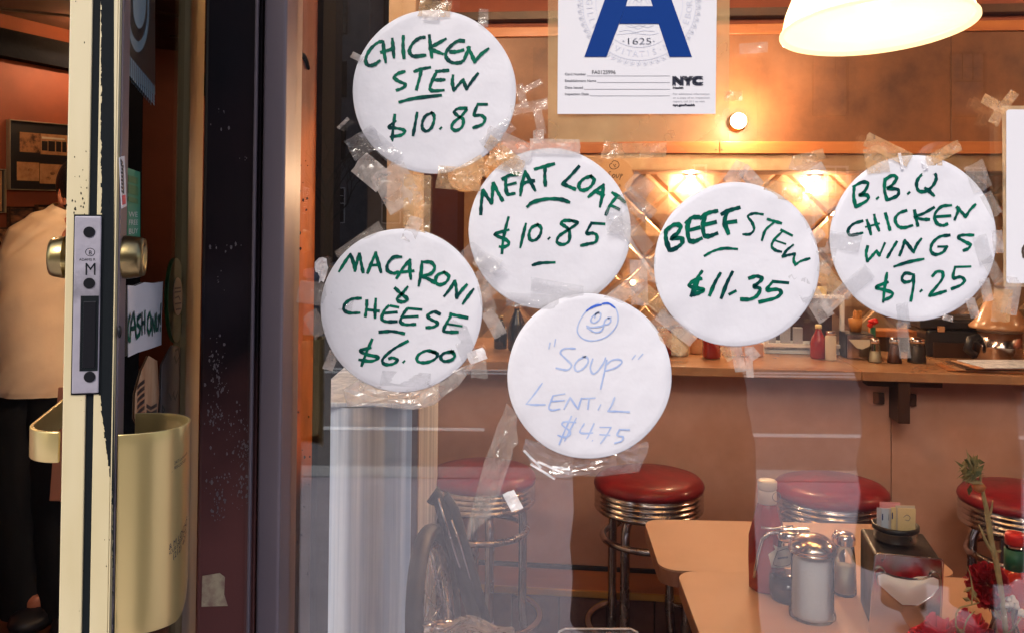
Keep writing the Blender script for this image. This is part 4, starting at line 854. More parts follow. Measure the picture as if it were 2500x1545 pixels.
# right-hand menu sheet
ms = thing('menu_sheet', 'plain white menu sheet in a yellowed sleeve cut off by the right picture edge', 'menu', P(2520, 480, YK))
def rrect(x0_, y0_, x1_, y1_, r, n=5):
    o = []
    for cx, cy, a in ((x1_-r, y0_+r, -90), (x1_-r, y1_-r, 0), (x0_+r, y1_-r, 90), (x0_+r, y0_+r, 180)):
        for k in range(n+1): q = R(a+90*k/n); o.append((cx+r*math.cos(q), cy+r*math.sin(q)))
    return o
poly(MB(), rrect(2457, 268, 2800, 692, 8), YK, .0006).build('sheet', M['paper'], ms)
filmsheet([(2446, 259), (2815, 259), (2815, 705), (2450, 700)], YK+.003, .001, film('yellow sleeve', (.80, .66, .46, 1), .6, .08), 'sleeve', ms, seed=4)
ink_m = MB(); ink(ink_m, [(2502, 600), (2497, 612), (2500, 628)], 7, YK-.0005, rn); ink_m.build('lettering', M['ink_dark'], ms)
for a_ in ((2418, 250, 42, 26, 28, 'tape_amber'), (2462, 246, 52, 24, -52, 'tape_amber'), (2434, 284, 44, 26, 118, 'tape_amber'), (2470, 722, 90, 40, 100, 'tape_frost')):
    tape(ms, *a_, False)
# ================================================================== DINER INTERIOR
def dloc(px, py, n): return LD(px, py, n)
def dbx(name, mt, u0, u1, n0, n1, z0, z1, parent=None, bevel=.003, **k): return MB(DM).box(u0, u1, n0, n1, z0, z1).build(name, mt, parent, bevel=bevel, **k)
CZ = 2.62
structure(MB().box(-6, 6, 1.62, 9, -.12, -.001).build('floor', M['floor']))
cl = structure(MB().box(-6, 6, 1.601, 9, CZ, CZ+.08).build('ceiling', M['ceiling']))
# ceiling battens seen at the top left
for (a, b) in (((-5.2, 3.5), (-1.0, 5.8)), ((-4.5, 5.2), (-1.2, 3.4)), ((-3.2, 6.4), (-.6, 5.0))):
    a = Vector((a[0], a[1], CZ)); b = Vector((b[0], b[1], CZ)); d = (b-a).normalized(); s_ = Vector((-d.y, d.x, 0))*.018
    MB().prism([a-s_, b-s_, b+s_, a+s_], (0, 0, -.012)).build('ceiling_batten', M['darkwood'], cl)
structure(MB().box(3.6, 3.7, 1.41, 9, 0, CZ-.001).build('wall_right_inside', M['wall']))
structure(MB(DM).box(-4, 4, 3.2, 3.3, 0, CZ-.002).build('wall_back', M['wall']))
structure(MB().box(-6, -5.9, 1.96, 9, 0, CZ-.001).build('wall_far_left', M['wall']))
# left wall with pictures
LWp = P(15, 380, 5.0); LWd = (P(155, 380, 5.35)-LWp); LWd.z = 0; LWd.normalize(); LWn = Vector((LWd.y, -LWd.x, 0))   # LWn faces us
a = LWp-LWd*2.2; b = LWp+LWd*3.2; a.z = b.z = 0
lw = structure(MB().prism([a, b, b-LWn*.1, a-LWn*.1], (0, 0, CZ-.003)).build('wall_left_inside', M['wall']))
MB().prism([a+LWn*.001, b+LWn*.001, b+LWn*.035, a+LWn*.035], (0, 0, -.001)).build('hidden', M['darkwood']) if False else None
zb = onplane(10, 92, LWp, LWn).z
mb = MB(); q = [p.copy() for p in (a+LWn*.001, b+LWn*.001, b+LWn*.09, a+LWn*.09)]
for p in q: p.z = zb-.12
mb.prism(q, (0, 0, .15)); mb.build('picture_rail', M['soot'], lw)
def PL(px, py, o=0): return onplane(px, py, LWp+LWn*o, LWn)
def lpoly(name, mt, pts, o, th, parent): return MB().prism([PL(x, y, o) for x, y in pts], LWn*th).build(name, mt, parent)
def picture(label, x0_, y0_, x1_, y1_, fmat, inner, slope=.1, fw=2.4):
    t = thing('picture', label, 'picture', PL((x0_+x1_)/2, (y0_+y1_)/2), 'pictures on the left wall')
    sl_ = lambda x, y: y+(x-x0_)*slope*((540-y)/250)
    R4 = lambda a_, b_, c_, d_: [(a_, sl_(a_, b_)), (c_, sl_(c_, b_)), (c_, sl_(c_, d_)), (a_, sl_(a_, d_))]
    for (q0, q1, q2, q3) in ((x0_, y0_, x0_+fw, y1_), (x1_-fw, y0_, x1_, y1_), (x0_+fw, y0_, x1_-fw, y0_+fw), (x0_+fw, y1_-fw, x1_-fw, y1_)):
        lpoly('frame', fmat, R4(q0, q1, q2, q3), .002, .028, t)
    lpoly('mount', M['mount'], R4(x0_+fw, y0_+fw, x1_-fw, y1_-fw), .002, .012, t)
    for (c0, c1, c2, c3, mt) in inner: lpoly('print', mt, R4(c0, c1, c2, c3), .0145, .002, t)
    return t
pt = picture('large silver framed picture with two old photographs on black mount on terracotta wall', 15, 292, 178, 464, M['frame'], [(48, 320, 98, 369, M['sepia']), (99, 320, 165, 372, M['sepia_light']), (41, 394, 95, 440, M['sepia_light']), (97, 396, 152, 446, M['sepia_light'])], .09)
for (x_, y_, w_, h_) in ((102, 345, 14, 24), (118, 345, 16, 26), (137, 346, 12, 26), (152, 347, 10, 26)): lpoly('shop_window_print', M['mount'], [(x_, y_), (x_+w_, y_+1), (x_+w_, y_+h_), (x_, y_+h_-1)], .017, .001, pt)
lpoly('shop_sign_print', M['label'], [(102, 334), (158, 339), (158, 343), (102, 339)], .017, .001, pt)
for (x_, y_) in ((74, 416), (128, 424), (118, 436)): lpoly('plate_print', M['sepia'], ell(x_, y_, 6, 4, 12), .017, .001, pt)
picture('small sepia picture on the wall just right of the server\'s collar', 84, 500, 122, 560, M['darkwood'], [(88, 506, 118, 552, M['sepia'])], .1, 1.5)
picture('dark landscape picture below the large silver frame', 16, 505, 82, 562, M['darkwood'], [(18, 508, 80, 549, M['landscape'])], .1, 1.5)
picture('bright sepia picture cut off by the left picture edge beside the server', -60, 556, 62, 596, M['darkwood'], [(-56, 560, 58, 592, M['sepia'])], .1, 2)
picture('dark sepia picture low on the wall behind the server', -60, 618, 40, 668, M['frame'], [(-56, 622, 36, 664, M['sepia'])], .1, 1.5)
picture('sepia picture at elbow height of the server', -60, 690, 30, 790, M['darkwood'], [(-56, 694, 26, 786, M['sepia'])], .1, 1.5)
picture('narrow gold framed picture at the left picture edge', -30, 412, 7, 520, M['frame'], [(-26, 416, 4, 516, M['sepia_light'])], .1, 2)
# piers and things behind the left part of the window
pr = thing('pier', 'dark pier behind the top left corner of the shop window', 'pier', (P(840, 300, 2.6).x, 2.6, 0))
MB().box(P(770, 300, 2.6).x, P(900, 300, 2.6).x, 2.6, 3.0, 0, CZ-.004).build('shaft', M['soot'], pr, bevel=.004)
pr = thing('pier', 'beige pier behind the CHICKEN STEW plate', 'pier', (P(990, 300, 3.4).x, 3.4, 0))
MB().box(P(880, 300, 3.4).x, P(1012, 300, 3.4).x, 3.4, 3.8, 0, CZ-.004).build('shaft', M['beige'], pr, bevel=.004)
# steel cabinet at the lower left of the window
x0c, x1c = P(748, 1200, 2.1).x, P(1018, 1200, 2.1).x; zc1 = P(890, 990, 2.1).z
cb = thing('steel_cabinet', 'brushed steel cabinet with upright creases left of the red stools', 'cabinet', ((x0c+x1c)/2, 2.1, 0))
def cabf(u, v): return (x0c+(x1c-x0c)*u, 2.10-.010*math.sin(u*math.pi)-.016*math.cos(u*9.5+2.2)-.0015*math.cos(u*31+1), .06+(zc1-.06)*v)
MB().grid(cabf, 90, 4).build('front_panel', M['steel'], cb)
MB().box(x0c, x1c, 2.12, 2.70, .05, zc1-.004).build('body', M['steel'], cb, bevel=.006)
MB().box(x0c-.004, x1c+.004, 2.08, 2.70, zc1, zc1+.012).build('top', M['steel'], cb, bevel=.003)
MB().box(x1c-.012, x1c+.002, 2.085, 2.118, .06, zc1-.002).build('edge_trim', M['bronze'], cb, bevel=.002)
# ---- soffit over the counter
u0 = LD(1085, 200, .6).x; u1 = 3.0
zs = [LD(1900, y, .6).z for y in (60, 84, 347, 376, 417)]
sf = thing('soffit', 'copper brown boxed soffit with orange wood trim over the counter', 'soffit', DM @ Vector(((u0+u1)/2, .8, 2)))
dbx('front_panel', M['soffit'], u0, LD(2322, 200, .6).x-.0012, .60, .62, zs[1], zs[2], sf, .001)
dbx('front_panel', M['soffit'], LD(2322, 200, .6).x+.0012, u1, .60, .62, zs[1], zs[2], sf, .001)
dbx('trim', M['orangewood'], u0, LD(1756, 360, .6).x-.001, .585, .62, zs[3], zs[2], sf, .002)
dbx('trim', M['orangewood'], LD(1756, 360, .6).x+.001, u1, .585, .62, zs[3], zs[2], sf, .002)
dbx('trim', M['orangewood'], u0, u1, .585, .62, zs[1], zs[0], sf, .002)
dbx('steel_band', M['quilt'], u0, u1, .605, .63, zs[4], zs[3], sf, .002)
dbx('underside', M['soffit'], u0, u1, .63, 1.10, zs[4]+.01, zs[4]+.03, sf, .001)
dbx('upper_panel', M['wall'], u0, u1, .66, .69, zs[0], CZ-.005, sf, .001)
dbx('dark_band', M['darkwood'], u0, u1, .60, .655, LD(1900, 38, .6).z, LD(1900, 18, .6).z, sf, .001)
for x, y in ((1748, 366), (1762, 366)): mb = MB(DM); mb.ball(LD(x, y, .584), .003, .002, .003, 8, 5); mb.build('screw', M['screw'], sf)
dbx('end_panel', M['soffit'], u0-.02, u0-.001, .60, 1.10, zs[4], CZ-.006, sf, .002)
# ---- quilted steel back wall made of diamond panels
NB = 1.12
bw = thing('back_wall', 'quilted steel back wall of raised diamond panels behind the counter', 'wall', DM @ Vector((1.3, NB, 0)))
dbx('backing', M['quilt'], u0, u1, NB, NB+.05, .0, zs[4]+.3, bw, 0)
hw, hh = .098, .098
def diamond():
    mb = MB(); e = .002; ht = .013
    b0 = [(-hw+e, 0, 0), (0, 0, -hh+e), (hw-e, 0, 0), (0, 0, hh-e)]; t0 = [(x*.80, -ht, z*.80) for x, _, z in b0]
    mb.add(b0+t0+[(0, -ht*1.5, 0)], [(0, 1, 5, 4), (1, 2, 6, 5), (2, 3, 7, 6), (3, 0, 4, 7), (4, 5, 8), (5, 6, 8), (6, 7, 8), (7, 4, 8)]); return mb
z_sp = LD(1686, 470, NB).z; u_sp = LD(1686, 470, NB).x
proto = None
dm_me = diamond().build('tmp', M['quilt']).data; bpy.data.objects.remove(bpy.data.objects['tmp'])
rnd = random.Random(8)
for r in range(-9, 4):
    for c in range(-9, 17):
        if (r+c) % 2: continue
        u = u_sp+c*hw; z = z_sp+r*hh
        if u < u0+.1 or u > u1-.1 or z > zs[4]+.05 or z < .86: continue
        o = bpy.data.objects.new('panel', dm_me); C.objects.link(o); o.parent = bw
        o.location = DM @ Vector((u, NB-.0005, z))-bw.location; o.rotation_euler = (rnd.uniform(-.03, .03), 0, -AD+rnd.uniform(-.03, .03))
# ---- downlights under the soffit
def downlight(px, py, label, w=7):
    p = PD(px, py, NB-.075); p.z = zs[4]+.005
    t = thing('downlight', label, 'downlight', p, 'downlights under the soffit')
    MB().lathe([(.030, .004), (.036, .002), (.036, -.004), (.028, -.006), (.026, .003)], p, 24).build('rim', M['chrome'], t)
    MB().ball(p+Vector((0, 0, -.004)), .020, .020, .014).build('bulb', M['spot'], t)
    point('lamp', p+Vector((0, 0, -.035)), w, .015, LAMP, t)
downlight(1686, 425, 'left lit downlight over the quilted steel left of the BEEF STEW plate')
downlight(1990, 425, 'right lit downlight over the quilted steel between the BEEF STEW and B.B.Q plates')
downlight(1330, 425, 'lit downlight hidden behind the MEAT LOAF plate', 5)
# small lit bulb low between the plates
p = PD(1545, 690, NB-.06); t = thing('small_light', 'tiny lit bulb on the quilted wall between MEAT LOAF and BEEF STEW plates', 'light', p)
MB().ball(p, .012).build('bulb', M['glow'], t); MB().tube([p+Vector((0, .02, 0)), p+Vector((0, .055, 0))], .008).build('stem', M['chrome'], t)
# round menu discs hanging at the back
def disc(px, py, r, label, strokes):
    c = PD(px, py, .55); t = thing('menu_disc', label, 'paper disc', c, 'round paper discs hanging under the soffit')
    mb = MB(DM); cc = LD(px, py, .55); rr = r*c.y/FPX
    mb.prism([cc+Vector((math.cos(k*.19635)*rr, 0, math.sin(k*.19635)*rr)) for k in range(32)], (0, .003, 0)); mb.build('disc', mat('manila card', (.50, .30, .16, 1), .6), t)
    mb = MB()
    for s_ in strokes:
        c2 = catmull(s_); 
        for a_, b_ in zip(c2, c2[1:]):
            d = (b_-a_); 
            if d.length < 1e-6: continue
            d.normalize(); n_ = Vector((-d.y, d.x))*.9
            mb.add([PD((a_-n_).x, (a_-n_).y, .548), (PD((b_-n_).x, (b_-n_).y, .548)), PD((b_+n_).x, (b_+n_).y, .548), PD((a_+n_).x, (a_+n_).y, .548)], [(0, 1, 2, 3)])
    mb.build('lettering', M['ink_dark'], t)
    MB().tube([c+Vector((0, .004, rr-.005)), c+Vector((0, .03, rr+.08))], .001, 5).build('string', M['darkwood'], t)
disc(1500, 432, 46, 'manila disc with SOUP and a small face behind the MEAT LOAF plate', [[(1495, 398), (1488, 404), (1492, 412), (1502, 413), (1511, 406), (1509, 397), (1500, 393), (1494, 396)], [(1497, 402), (1500, 405), (1504, 402)], [(1499, 408), (1504, 408)],
     [(1492, 420), (1486, 422), (1489, 430), (1484, 436)], [(1498, 426), (1494, 432), (1499, 434), (1502, 428), (1498, 426)], [(1505, 426), (1505, 434), (1510, 432), (1512, 425)], [(1516, 426), (1513, 440)], [(1515, 426), (1520, 427), (1516, 432)], [(1513, 450), (1514, 456)]])
disc(1222, 412, 42, 'manila disc with 3.0 between the CHICKEN STEW and MEAT LOAF plates', [[(1204, 384), (1210, 383), (1207, 388), (1211, 391), (1205, 395)], [(1215, 394), (1216, 395)], [(1222, 396), (1228, 390), (1236, 391), (1238, 396)]])
disc(1135, 428, 42, 'manila disc with 5 under the right rim of the CHICKEN STEW plate', [[(1152, 422), (1144, 423), (1144, 429), (1151, 430), (1148, 435), (1143, 436)], [(1150, 409), (1151, 410)]])
# ---- counter
zt = LD(1700, 895, 0).z; zu = LD(1700, 918, 0).z
ct = thing('counter', 'long tan laminate lunch counter behind the red stools', 'counter', DM @ Vector((1.0, .3, 0)))
us = LD(2105, 900, 0).x; ul, ur = LD(1040, 900, 0).x, 3.0
dbx('countertop', M['countertop'], ul, us-.0008, 0, .60, zu, zt, ct, .003)
dbx('countertop', M['countertop'], us+.0008, ur, 0, .60, zu, zt, ct, .003)
NF = .11; uj = LD(2176, 1100, NF).x; zk = LD(1600, 1388, NF).z; zk2 = LD(1600, 1412, NF).z
dbx('front_panel', M['counterfront'], ul+.01, uj-.0012, NF, NF+.02, zk, zu-.001, ct, .001)
dbx('front_panel', M['counterfront'], uj+.0012, ur, NF, NF+.02, zk, zu-.001, ct, .001)
dbx('backing', M['darkwood'], ul+.01, ur, NF+.021, NF+.2, 0, zu-.002, ct, 0)
dbx('baseboard', M['baseboard'], ul+.01, ur, NF-.008, NF+.02, zk2, zk-.001, ct, .002)
NS = -.06; zn = LD(1600, 1452, NS).z
dbx('footrest_step', M['orangewood'], ul, ur, NS, NF-.001, zn-.004, zn+.004, ct, .002)
dbx('nosing', M['nosing'], ul, ur, NS-.012, NS-.001, zn-.016, zn+.007, ct, .004)
x = ul; k = 0
while x < ur:
    dbx('tile', M['tile'], x+.0015, x+.148, NS, NS+.01, .02, zn-.017, ct, .002); x += .15
dbx('bracket', M['darkwood'], LD(2172, 950, .1).x, LD(2200, 950, .1).x, .01, NF-.001, LD(2180, 1005, .19).z, zu-.001, ct, .002)
dbx('bracket', M['darkwood'], LD(2105, 930, .1).x, LD(2285, 930, .1).x, .04, .10, zu-.022, zu-.001, ct, .002)
for (a_, b_, c_, d_) in ((2132, 957, 2158, 985), (2194, 960, 2236, 990)):
    p0 = LD(a_, b_, NF-.005); p1 = LD(c_, d_, NF-.005); dbx('wall_plate', M['darkwood'], p0.x, p1.x, NF-.012, NF-.001, p1.z, p0.z, ct, .001)
# ---- stools
def make_stool():
    t = thing('bar_stool', 'red vinyl bar stool with ribbed chrome band at the counter', 'stool', (0, 0, 0), 'red bar stools along the counter')
    Rr = .163; Z = .734
    MB().lathe([(Rr*.985, Z-.024), (Rr*1.005, Z-.014), (Rr*.99, Z-.005), (Rr*.93, Z+.006), (Rr*.8, Z+.013), (Rr*.5, Z+.019), (.02, Z+.021), (1e-4, Z+.021)], n=56).build('cushion', M['vinyl'], t)
    prof = [(Rr*.90, Z-.090), (Rr*.955, Z-.088)]
    for k in range(4):
        z = Z-.086+k*.0148; prof += [(Rr*.955, z), (Rr*.985, z+.0025), (Rr*.992, z+.006), (Rr*.985, z+.0095), (Rr*.955, z+.012)]
    prof += [(Rr*.97, Z-.026), (Rr*.9, Z-.0245)]
    MB().lathe(prof, n=64).build('band', M['chrome_worn'], t)
    MB().lathe([(Rr*.88, Z-.075), (Rr*.88, Z-.069), (1e-4, Z-.069)], n=32).build('seat_pan', M['blackplastic'], t)
    for k in range(4):
        a_ = R(20)+k*math.pi/2; ca, sa = math.cos(a_), math.sin(a_)
        pts = [(.045, Z-.080), (.085, Z-.083), (.106, Z-.092), (.122, Z-.118), (.127, Z-.16), (.128, .40), (.128, .30), (.150, .18), (.185, .02)]
        c2 = [(p.x, p.y) for p in catmull(pts, 4)]
        MB().tube([(r_*ca, r_*sa, z_) for r_, z_ in c2], .0135, 12).build('leg', M['chrome_worn'], t)
        MB().lathe([(.017, 0), (.017, .02), (.012, .024)], (.187*ca, .187*sa, .0)).build('foot', M['black'], t)
    def ring(r_, z_, q, nm): MB().tube([(r_*math.cos(k*2*math.pi/48), r_*math.sin(k*2*math.pi/48), z_) for k in range(48)], q, 10, closed=True).build(nm, M['chrome_worn'], t)
    ring(.136, .565, .0100, 'ring'); ring(.178, .305, .012, 'foot_ring'); return t
stool = make_stool()
base = ontop(1584, 1160, .745); bl = DI @ base
labs = ['leftmost red bar stool, beside the steel cabinet', 'second red bar stool, right under the SOUP plate', 'third red bar stool, behind the white capped ketchup bottle', 'fourth red bar stool, cut by the right picture edge']
for i, px in enumerate((1178, 1584, 2027, 2490)):
    d = ray(px, 1160); # meet the stool line n = bl.y
    q = onplane(px, 1160, DM @ Vector((0, bl.y, 0)), DN); q.z = 0
    if i == 0: stool.location = q; stool['label'] = labs[0]; stool.rotation_euler = (0, 0, R(-8))
    else: copy_thing(stool, q, R((-8, 140-20, 37, 60)[i]), labs[i])
# ================================================================== LAMPS
def pendant(c, rr, label, watts, tiltx=0, tilty=0, zc_=CZ, vis=True):
    """ribbed glass shade, rim radius rr, rim centre at c"""
    t = thing('pendant_lamp', label, 'lamp', c, 'ribbed glass pendant lamps')
    rot = Matrix.Rotation(tilty, 4, 'Y') @ Matrix.Rotation(tiltx, 4, 'X'); X = Matrix.Translation(c) @ rot
    prof = [(1.0, 0), (1.02, .03), (.985, .05), (.97, .10), (.93, .25), (.84, .45), (.70, .62), (.52, .76), (.34, .86), (.22, .90), (.20, 1.02)]
    MB(X).lathe([(r_*rr, z_*rr) for r_, z_ in prof[2:]], n=128, rib=lambda k: .014 if k % 2 else -.010).build('shade', M['shade'], t)
    t.children[0].data.polygons.foreach_set('use_smooth', [False]*len(t.children[0].data.polygons))
    MB(X).lathe([(.975*rr, .05*rr), (1.0*rr, .045*rr), (1.022*rr, .03*rr), (1.022*rr, .008*rr), (1.0*rr, 0), (.975*rr, .01*rr), (.972*rr, .05*rr)], n=96).build('rim', M['shade'], t)
    MB(X).ball((0, 0, .40*rr), .035, .035, .045).build('bulb', M['glow'], t)
    MB(X).lathe([(.022, .62*rr), (.024, 1.06*rr), (.014, 1.12*rr)], n=20).build('socket', M['brass'], t)
    top = X @ Vector((0, 0, 1.12*rr)); MB().tube([top, (top.x, top.y, zc_)], .004, 6).build('cord', M['black'], t)
    point('lamp', X @ Vector((0, 0, .22*rr)), watts, .04, LAMP, t)
    return t
YP = 1.66
pendant(P(2141, 74, YP), (P(2362, 66, YP)-P(1914, 66, YP)).length/2, 'big glowing ribbed glass pendant lamp at the top right of the window', 9, R(-6), R(-2.2))
for i, (x, y, w) in enumerate(((-1.75, 2.45, 180), (.45, 2.0, 150), (-.25, 1.95, 215), (1.15, 1.42, 110), (-2.3, 5.2, 60), (2.9, 2.4, 230))):  # lamps out of view, added to brighten the counter, table and server
    pendant(Vector((x, y, 2.44)), .13, ('unseen ribbed glass fill lamp added above the server', 'unseen ribbed glass fill lamp added above the second red stool', 'unseen ribbed glass fill lamp added above the steel cabinet by the window', 'unseen ribbed glass fill lamp added by the window above the table condiments', 'unseen ribbed glass fill lamp added by the far left wall', 'unseen ribbed glass fill lamp added beyond the fourth red stool')[i], w)
p = PD(1803, 296, .53); t = thing('globe_lamp', 'glowing globe lamp fixed on the soffit right of the inspection card', 'lamp', p)
MB().ball(p, .030, .030, .030, 20, 12).build('globe', M['spot'], t)
X = DM @ Matrix.Translation(DI @ p) @ Matrix.Rotation(-math.pi/2, 4, 'X'); MB(X).lathe([(.018, .027), (.020, .058), (.036, .062), (.036, .0695)], (0, 0, 0), 20).build('base', M['brass'], t)
point('lamp', p-DN*.055, 11, .03, LAMP, t)
# ================================================================== THINGS ON THE COUNTER
def at_counter(px, n, py=880):
    """point on the countertop below photo column px at depth n in the diner frame"""
    q = LD(px, py, n); return DM @ Vector((q.x, n, zt+.001))
def hgt(p, py):                     # world height at photo row py above point p
    d = ray(1250, py); return CAMZ+p.y*d.z/d.y
def wid(p, px): return px*p.y/FPX
def c_shaker(px, w, ytop, n, label, fill, fm, capm=None, cat='shaker', flare=.72, group='shakers on the counter'):
    p = at_counter(px, n); h = hgt(p, ytop)-p.z; r = wid(p, w)/2; t = thing('shaker', label, cat, p, group)
    MB().lathe([(r, 0), (r, h*.04), (r*flare, h*.70), (r*flare*.9, h*.78)], p, 8).build('glass', M['clear_glass'], t)
    MB().lathe([(r*.9, .002), (r*.92, h*.04), (r*(.9+(flare-1)*fill), h*.70*fill), (1e-4, h*.70*fill)], p, 8).build('filling', fm, t)
    MB().lathe([(r*flare*.95, h*.76), (r*flare*.98, h*.86), (r*flare*.8, h*.96), (r*flare*.3, h), (1e-4, h)], p, 20).build('lid', M['chrome'], t)
    return t
c_shaker(2136, 34, 815, .20, 'clear salt shaker half full of salt on the counter', .6, M['salt'])
c_shaker(2184, 36, 813, .20, 'dark brown spice shaker next to the salt shaker on the counter', .98, M['pepper'])
c_shaker(2238, 46, 812, .22, 'wide grey glass pepper shaker, rightmost shaker on the counter', .95, mat('ground pepper', (.10, .08, .075, 1), .8), flare=.86)
def c_bottle(name, px, w, ytop, n, label, fm, capm, shape='jar', cat='bottle'):
    p = at_counter(px, n); h = hgt(p, ytop)-p.z; r = wid(p, w)/2; t = thing(name, label, cat, p)
    if shape == 'jar':
        MB().lathe([(r*.96, 0), (r, .006), (r, h*.80), (r*.86, h*.85)], p, 24).build('jar', fm, t)
        MB().lathe([(r*.9, h*.851), (r*.92, h*.97), (r*.8, h), (1e-4, h)], p, 24).build('lid', capm, t)
    else:
        MB().lathe([(r*.96, 0), (r, .006), (r, h*.45), (r*.85, h*.6), (r*.36, h*.82), (r*.34, h*.88)], p, 24).build('bottle', fm, t)
        MB().lathe([(r*.38, h*.881), (r*.40, h*.98), (r*.3, h), (1e-4, h)], p, 16).build('cap', capm, t)
    return t
c_bottle('jar', 1622, 36, 790, .24, 'dark red jam jar half hidden by the SOUP plate on the counter', M['ketchup'], M['chrome'])
c_bottle('sugar_jar', 1659, 44, 785, .24, 'cream coloured sugar jar on the counter below the BEEF STEW plate', M['label'], M['chrome'])
c_bottle('jar', 1700, 34, 815, .30, 'amber glass jar right of the cream sugar jar', M['pastry'], M['chrome'])
c_bottle('ketchup_bottle', 1737, 44, 760, .20, 'dark red ketchup bottle on the counter under the BEEF STEW plate', M['ketchup'], M['cap'], 'b')
c_bottle('sauce_bottle', 1998, 40, 785, .26, 'red sauce bottle with yellow cap on the counter right of BEEF STEW plate', M['ketchup'], M['yellow'], 'b')
c_bottle('creamer', 2028, 26, 800, .22, 'slim cream shaker with chrome lid beside the red sauce bottle', M['label'], M['chrome'])
c_bottle('glass_bottle', 1262, 44, 740, .26, 'clear glass bottle on the counter left of the SOUP plate', M['syrup'], M['chrome'], 'b')
c_bottle('glass_bottle', 1222, 34, 770, .30, 'short dark glass bottle on the counter near the MACARONI plate', M['syrup'], M['brass'], 'b')
c_bottle('jar', 1295, 34, 790, .24, 'blue black glass jar at the left rim of the SOUP plate', M['blackplastic'], M['chrome'])
p = at_counter(1810, .28); t = thing('condiment_box', 'brown box with packets behind the tape tails under BEEF STEW plate', 'box', p)
MB().box(p.x-.06, p.x+.07, p.y-.03, p.y+.04, p.z, p.z+.045).build('box', M['counterfront'], t, bevel=.003)
for k in range(6): MB().box(p.x-.05+k*.018, p.x-.036+k*.018, p.y-.02, p.y+.01, p.z+.01, p.z+.07+.006*(k % 3)).build('packet', M[('fries', 'napkin', 'label')[k % 3]], t)
# made-up framed case standing in for a vehicle reflected in the window
x0_, y0_, x1_, y1_ = 1868, 722, 2062, 846
a_ = PD(x0_, y1_, .34); b_ = PD(x1_, y0_, .34); t = thing('reflection_case', 'white framed glass case with packets standing in for a reflected vehicle window', 'display case', at_counter(1965, .34))
ua, ub = LD(x0_, y1_, .34).x, LD(x1_, y0_, .34).x; zt_ = b_.z; zb_ = a_.z
fr = [(ua, ua+.012, zb_, zt_), (ub-.012, ub, zb_, zt_), (ua+.012, ub-.012, zb_, zb_+.012), (ua+.012, ub-.012, zt_-.012, zt_)]
for q in fr: dbx('frame', M['whitewood'], q[0], q[1], .34, .36, q[2], q[3], t, .001)
dbx('pane', M['clear_glass'], ua+.012, ub-.012, .349, .352, zb_+.012, zt_-.012, t, 0)
dbx('back', M['darkwood'], ua, ub, .52, .53, zt+.001, zt_, t, .001); dbx('shelf', M['steel'], ua, ub, .361, .519, zb_-.01, zb_+.002, t, .001); dbx('base', M['bluepack'], ua, ub, .345, .519, zt+.001, zb_-.011, t, .001)
for k, (w_, h_) in enumerate(((.028, .05), (.034, .06), (.032, .06))): dbx('packet', M['paper'], ua+.02+k*.045, ua+.02+k*.045+w_, .40, .42, zb_+.003, zb_+.003+h_, t, .002)
dbx('sign_strip', M['yellow'], ua+.06, ub-.06, .345, .348, zt_+.002, zt_+.03, t, .001)
# counter napkin dispenser
p = at_counter(2100, .26); t = thing('napkin_dispenser', 'small napkin dispenser with cream napkins at the left of the counter shakers', 'napkin dispenser', p)
pu = LD(2100, 880, .26).x; w_ = wid(p, 66)/2; h_ = hgt(p, 806)-p.z
dbx('body', M['blackplastic'], pu-w_, pu+w_, .26, .36, zt+.001, zt+h_, t, .004)
dbx('face', M['chrome_worn'], pu-w_+.003, pu+w_-.003, .256, .2595, zt+.004, zt+h_-.003, t, .001)
mb = MB(DM); mb.prism([(pu-w_*.85, .2545, zt+h_*.78), (pu+w_*.85, .2545, zt+h_*.78), (pu+w_*.6, .253, zt+h_*.55), (pu+w_*.1, .252, zt+h_*.42), (pu-w_*.3, .252, zt+h_*.46)], (0, -.004, 0)); mb.build('napkins', M['label'], t)
p2 = DM @ Vector((pu, .32, zt+h_+.001)); t = thing('straw_cup', 'cup of amber stirrers standing on the counter napkin dispenser', 'cup', p2)
MB().lathe([(.020, 0), (.026, .045)], p2, 8).build('cup', M['fries'], t)
for k in range(9): MB().tube([p2+Vector((random.uniform(-.012, .012), random.uniform(-.01, .01), .01)), p2+Vector((random.uniform(-.026, .026), random.uniform(-.01, .01), random.uniform(.065, .08)))], .0035, 5).build('stirrer', M['fries'], t)
p = at_counter(2131, .42); t = thing('flower', 'small red flower standing behind the counter shakers', 'flower', p)
MB().tube([p, (p.x, p.y, hgt(p, 790))], .010, 8).build('stem', M['green'], t); mb = MB()
for k in range(14): mb.ball((p.x+random.uniform(-.012, .012), p.y+random.uniform(-.012, .012), hgt(p, 780)+random.uniform(-.012, .012)), .010, .010, .007, 7, 5)
mb.build('blossom', M['redplastic'], t)
p = at_counter(2190, .46); t = thing('tray', 'orange wooden tray edge behind the counter shakers', 'tray', p)
pu = LD(2190, 870, .46).x; dbx('rim', M['orangewood'], pu-.075, pu+.075, .46, .56, hgt(p, 814), hgt(p, 799), t, .003); dbx('stand', M['darkwood'], pu-.06, pu+.06, .48, .54, zt+.001, hgt(p, 815), t, .003)
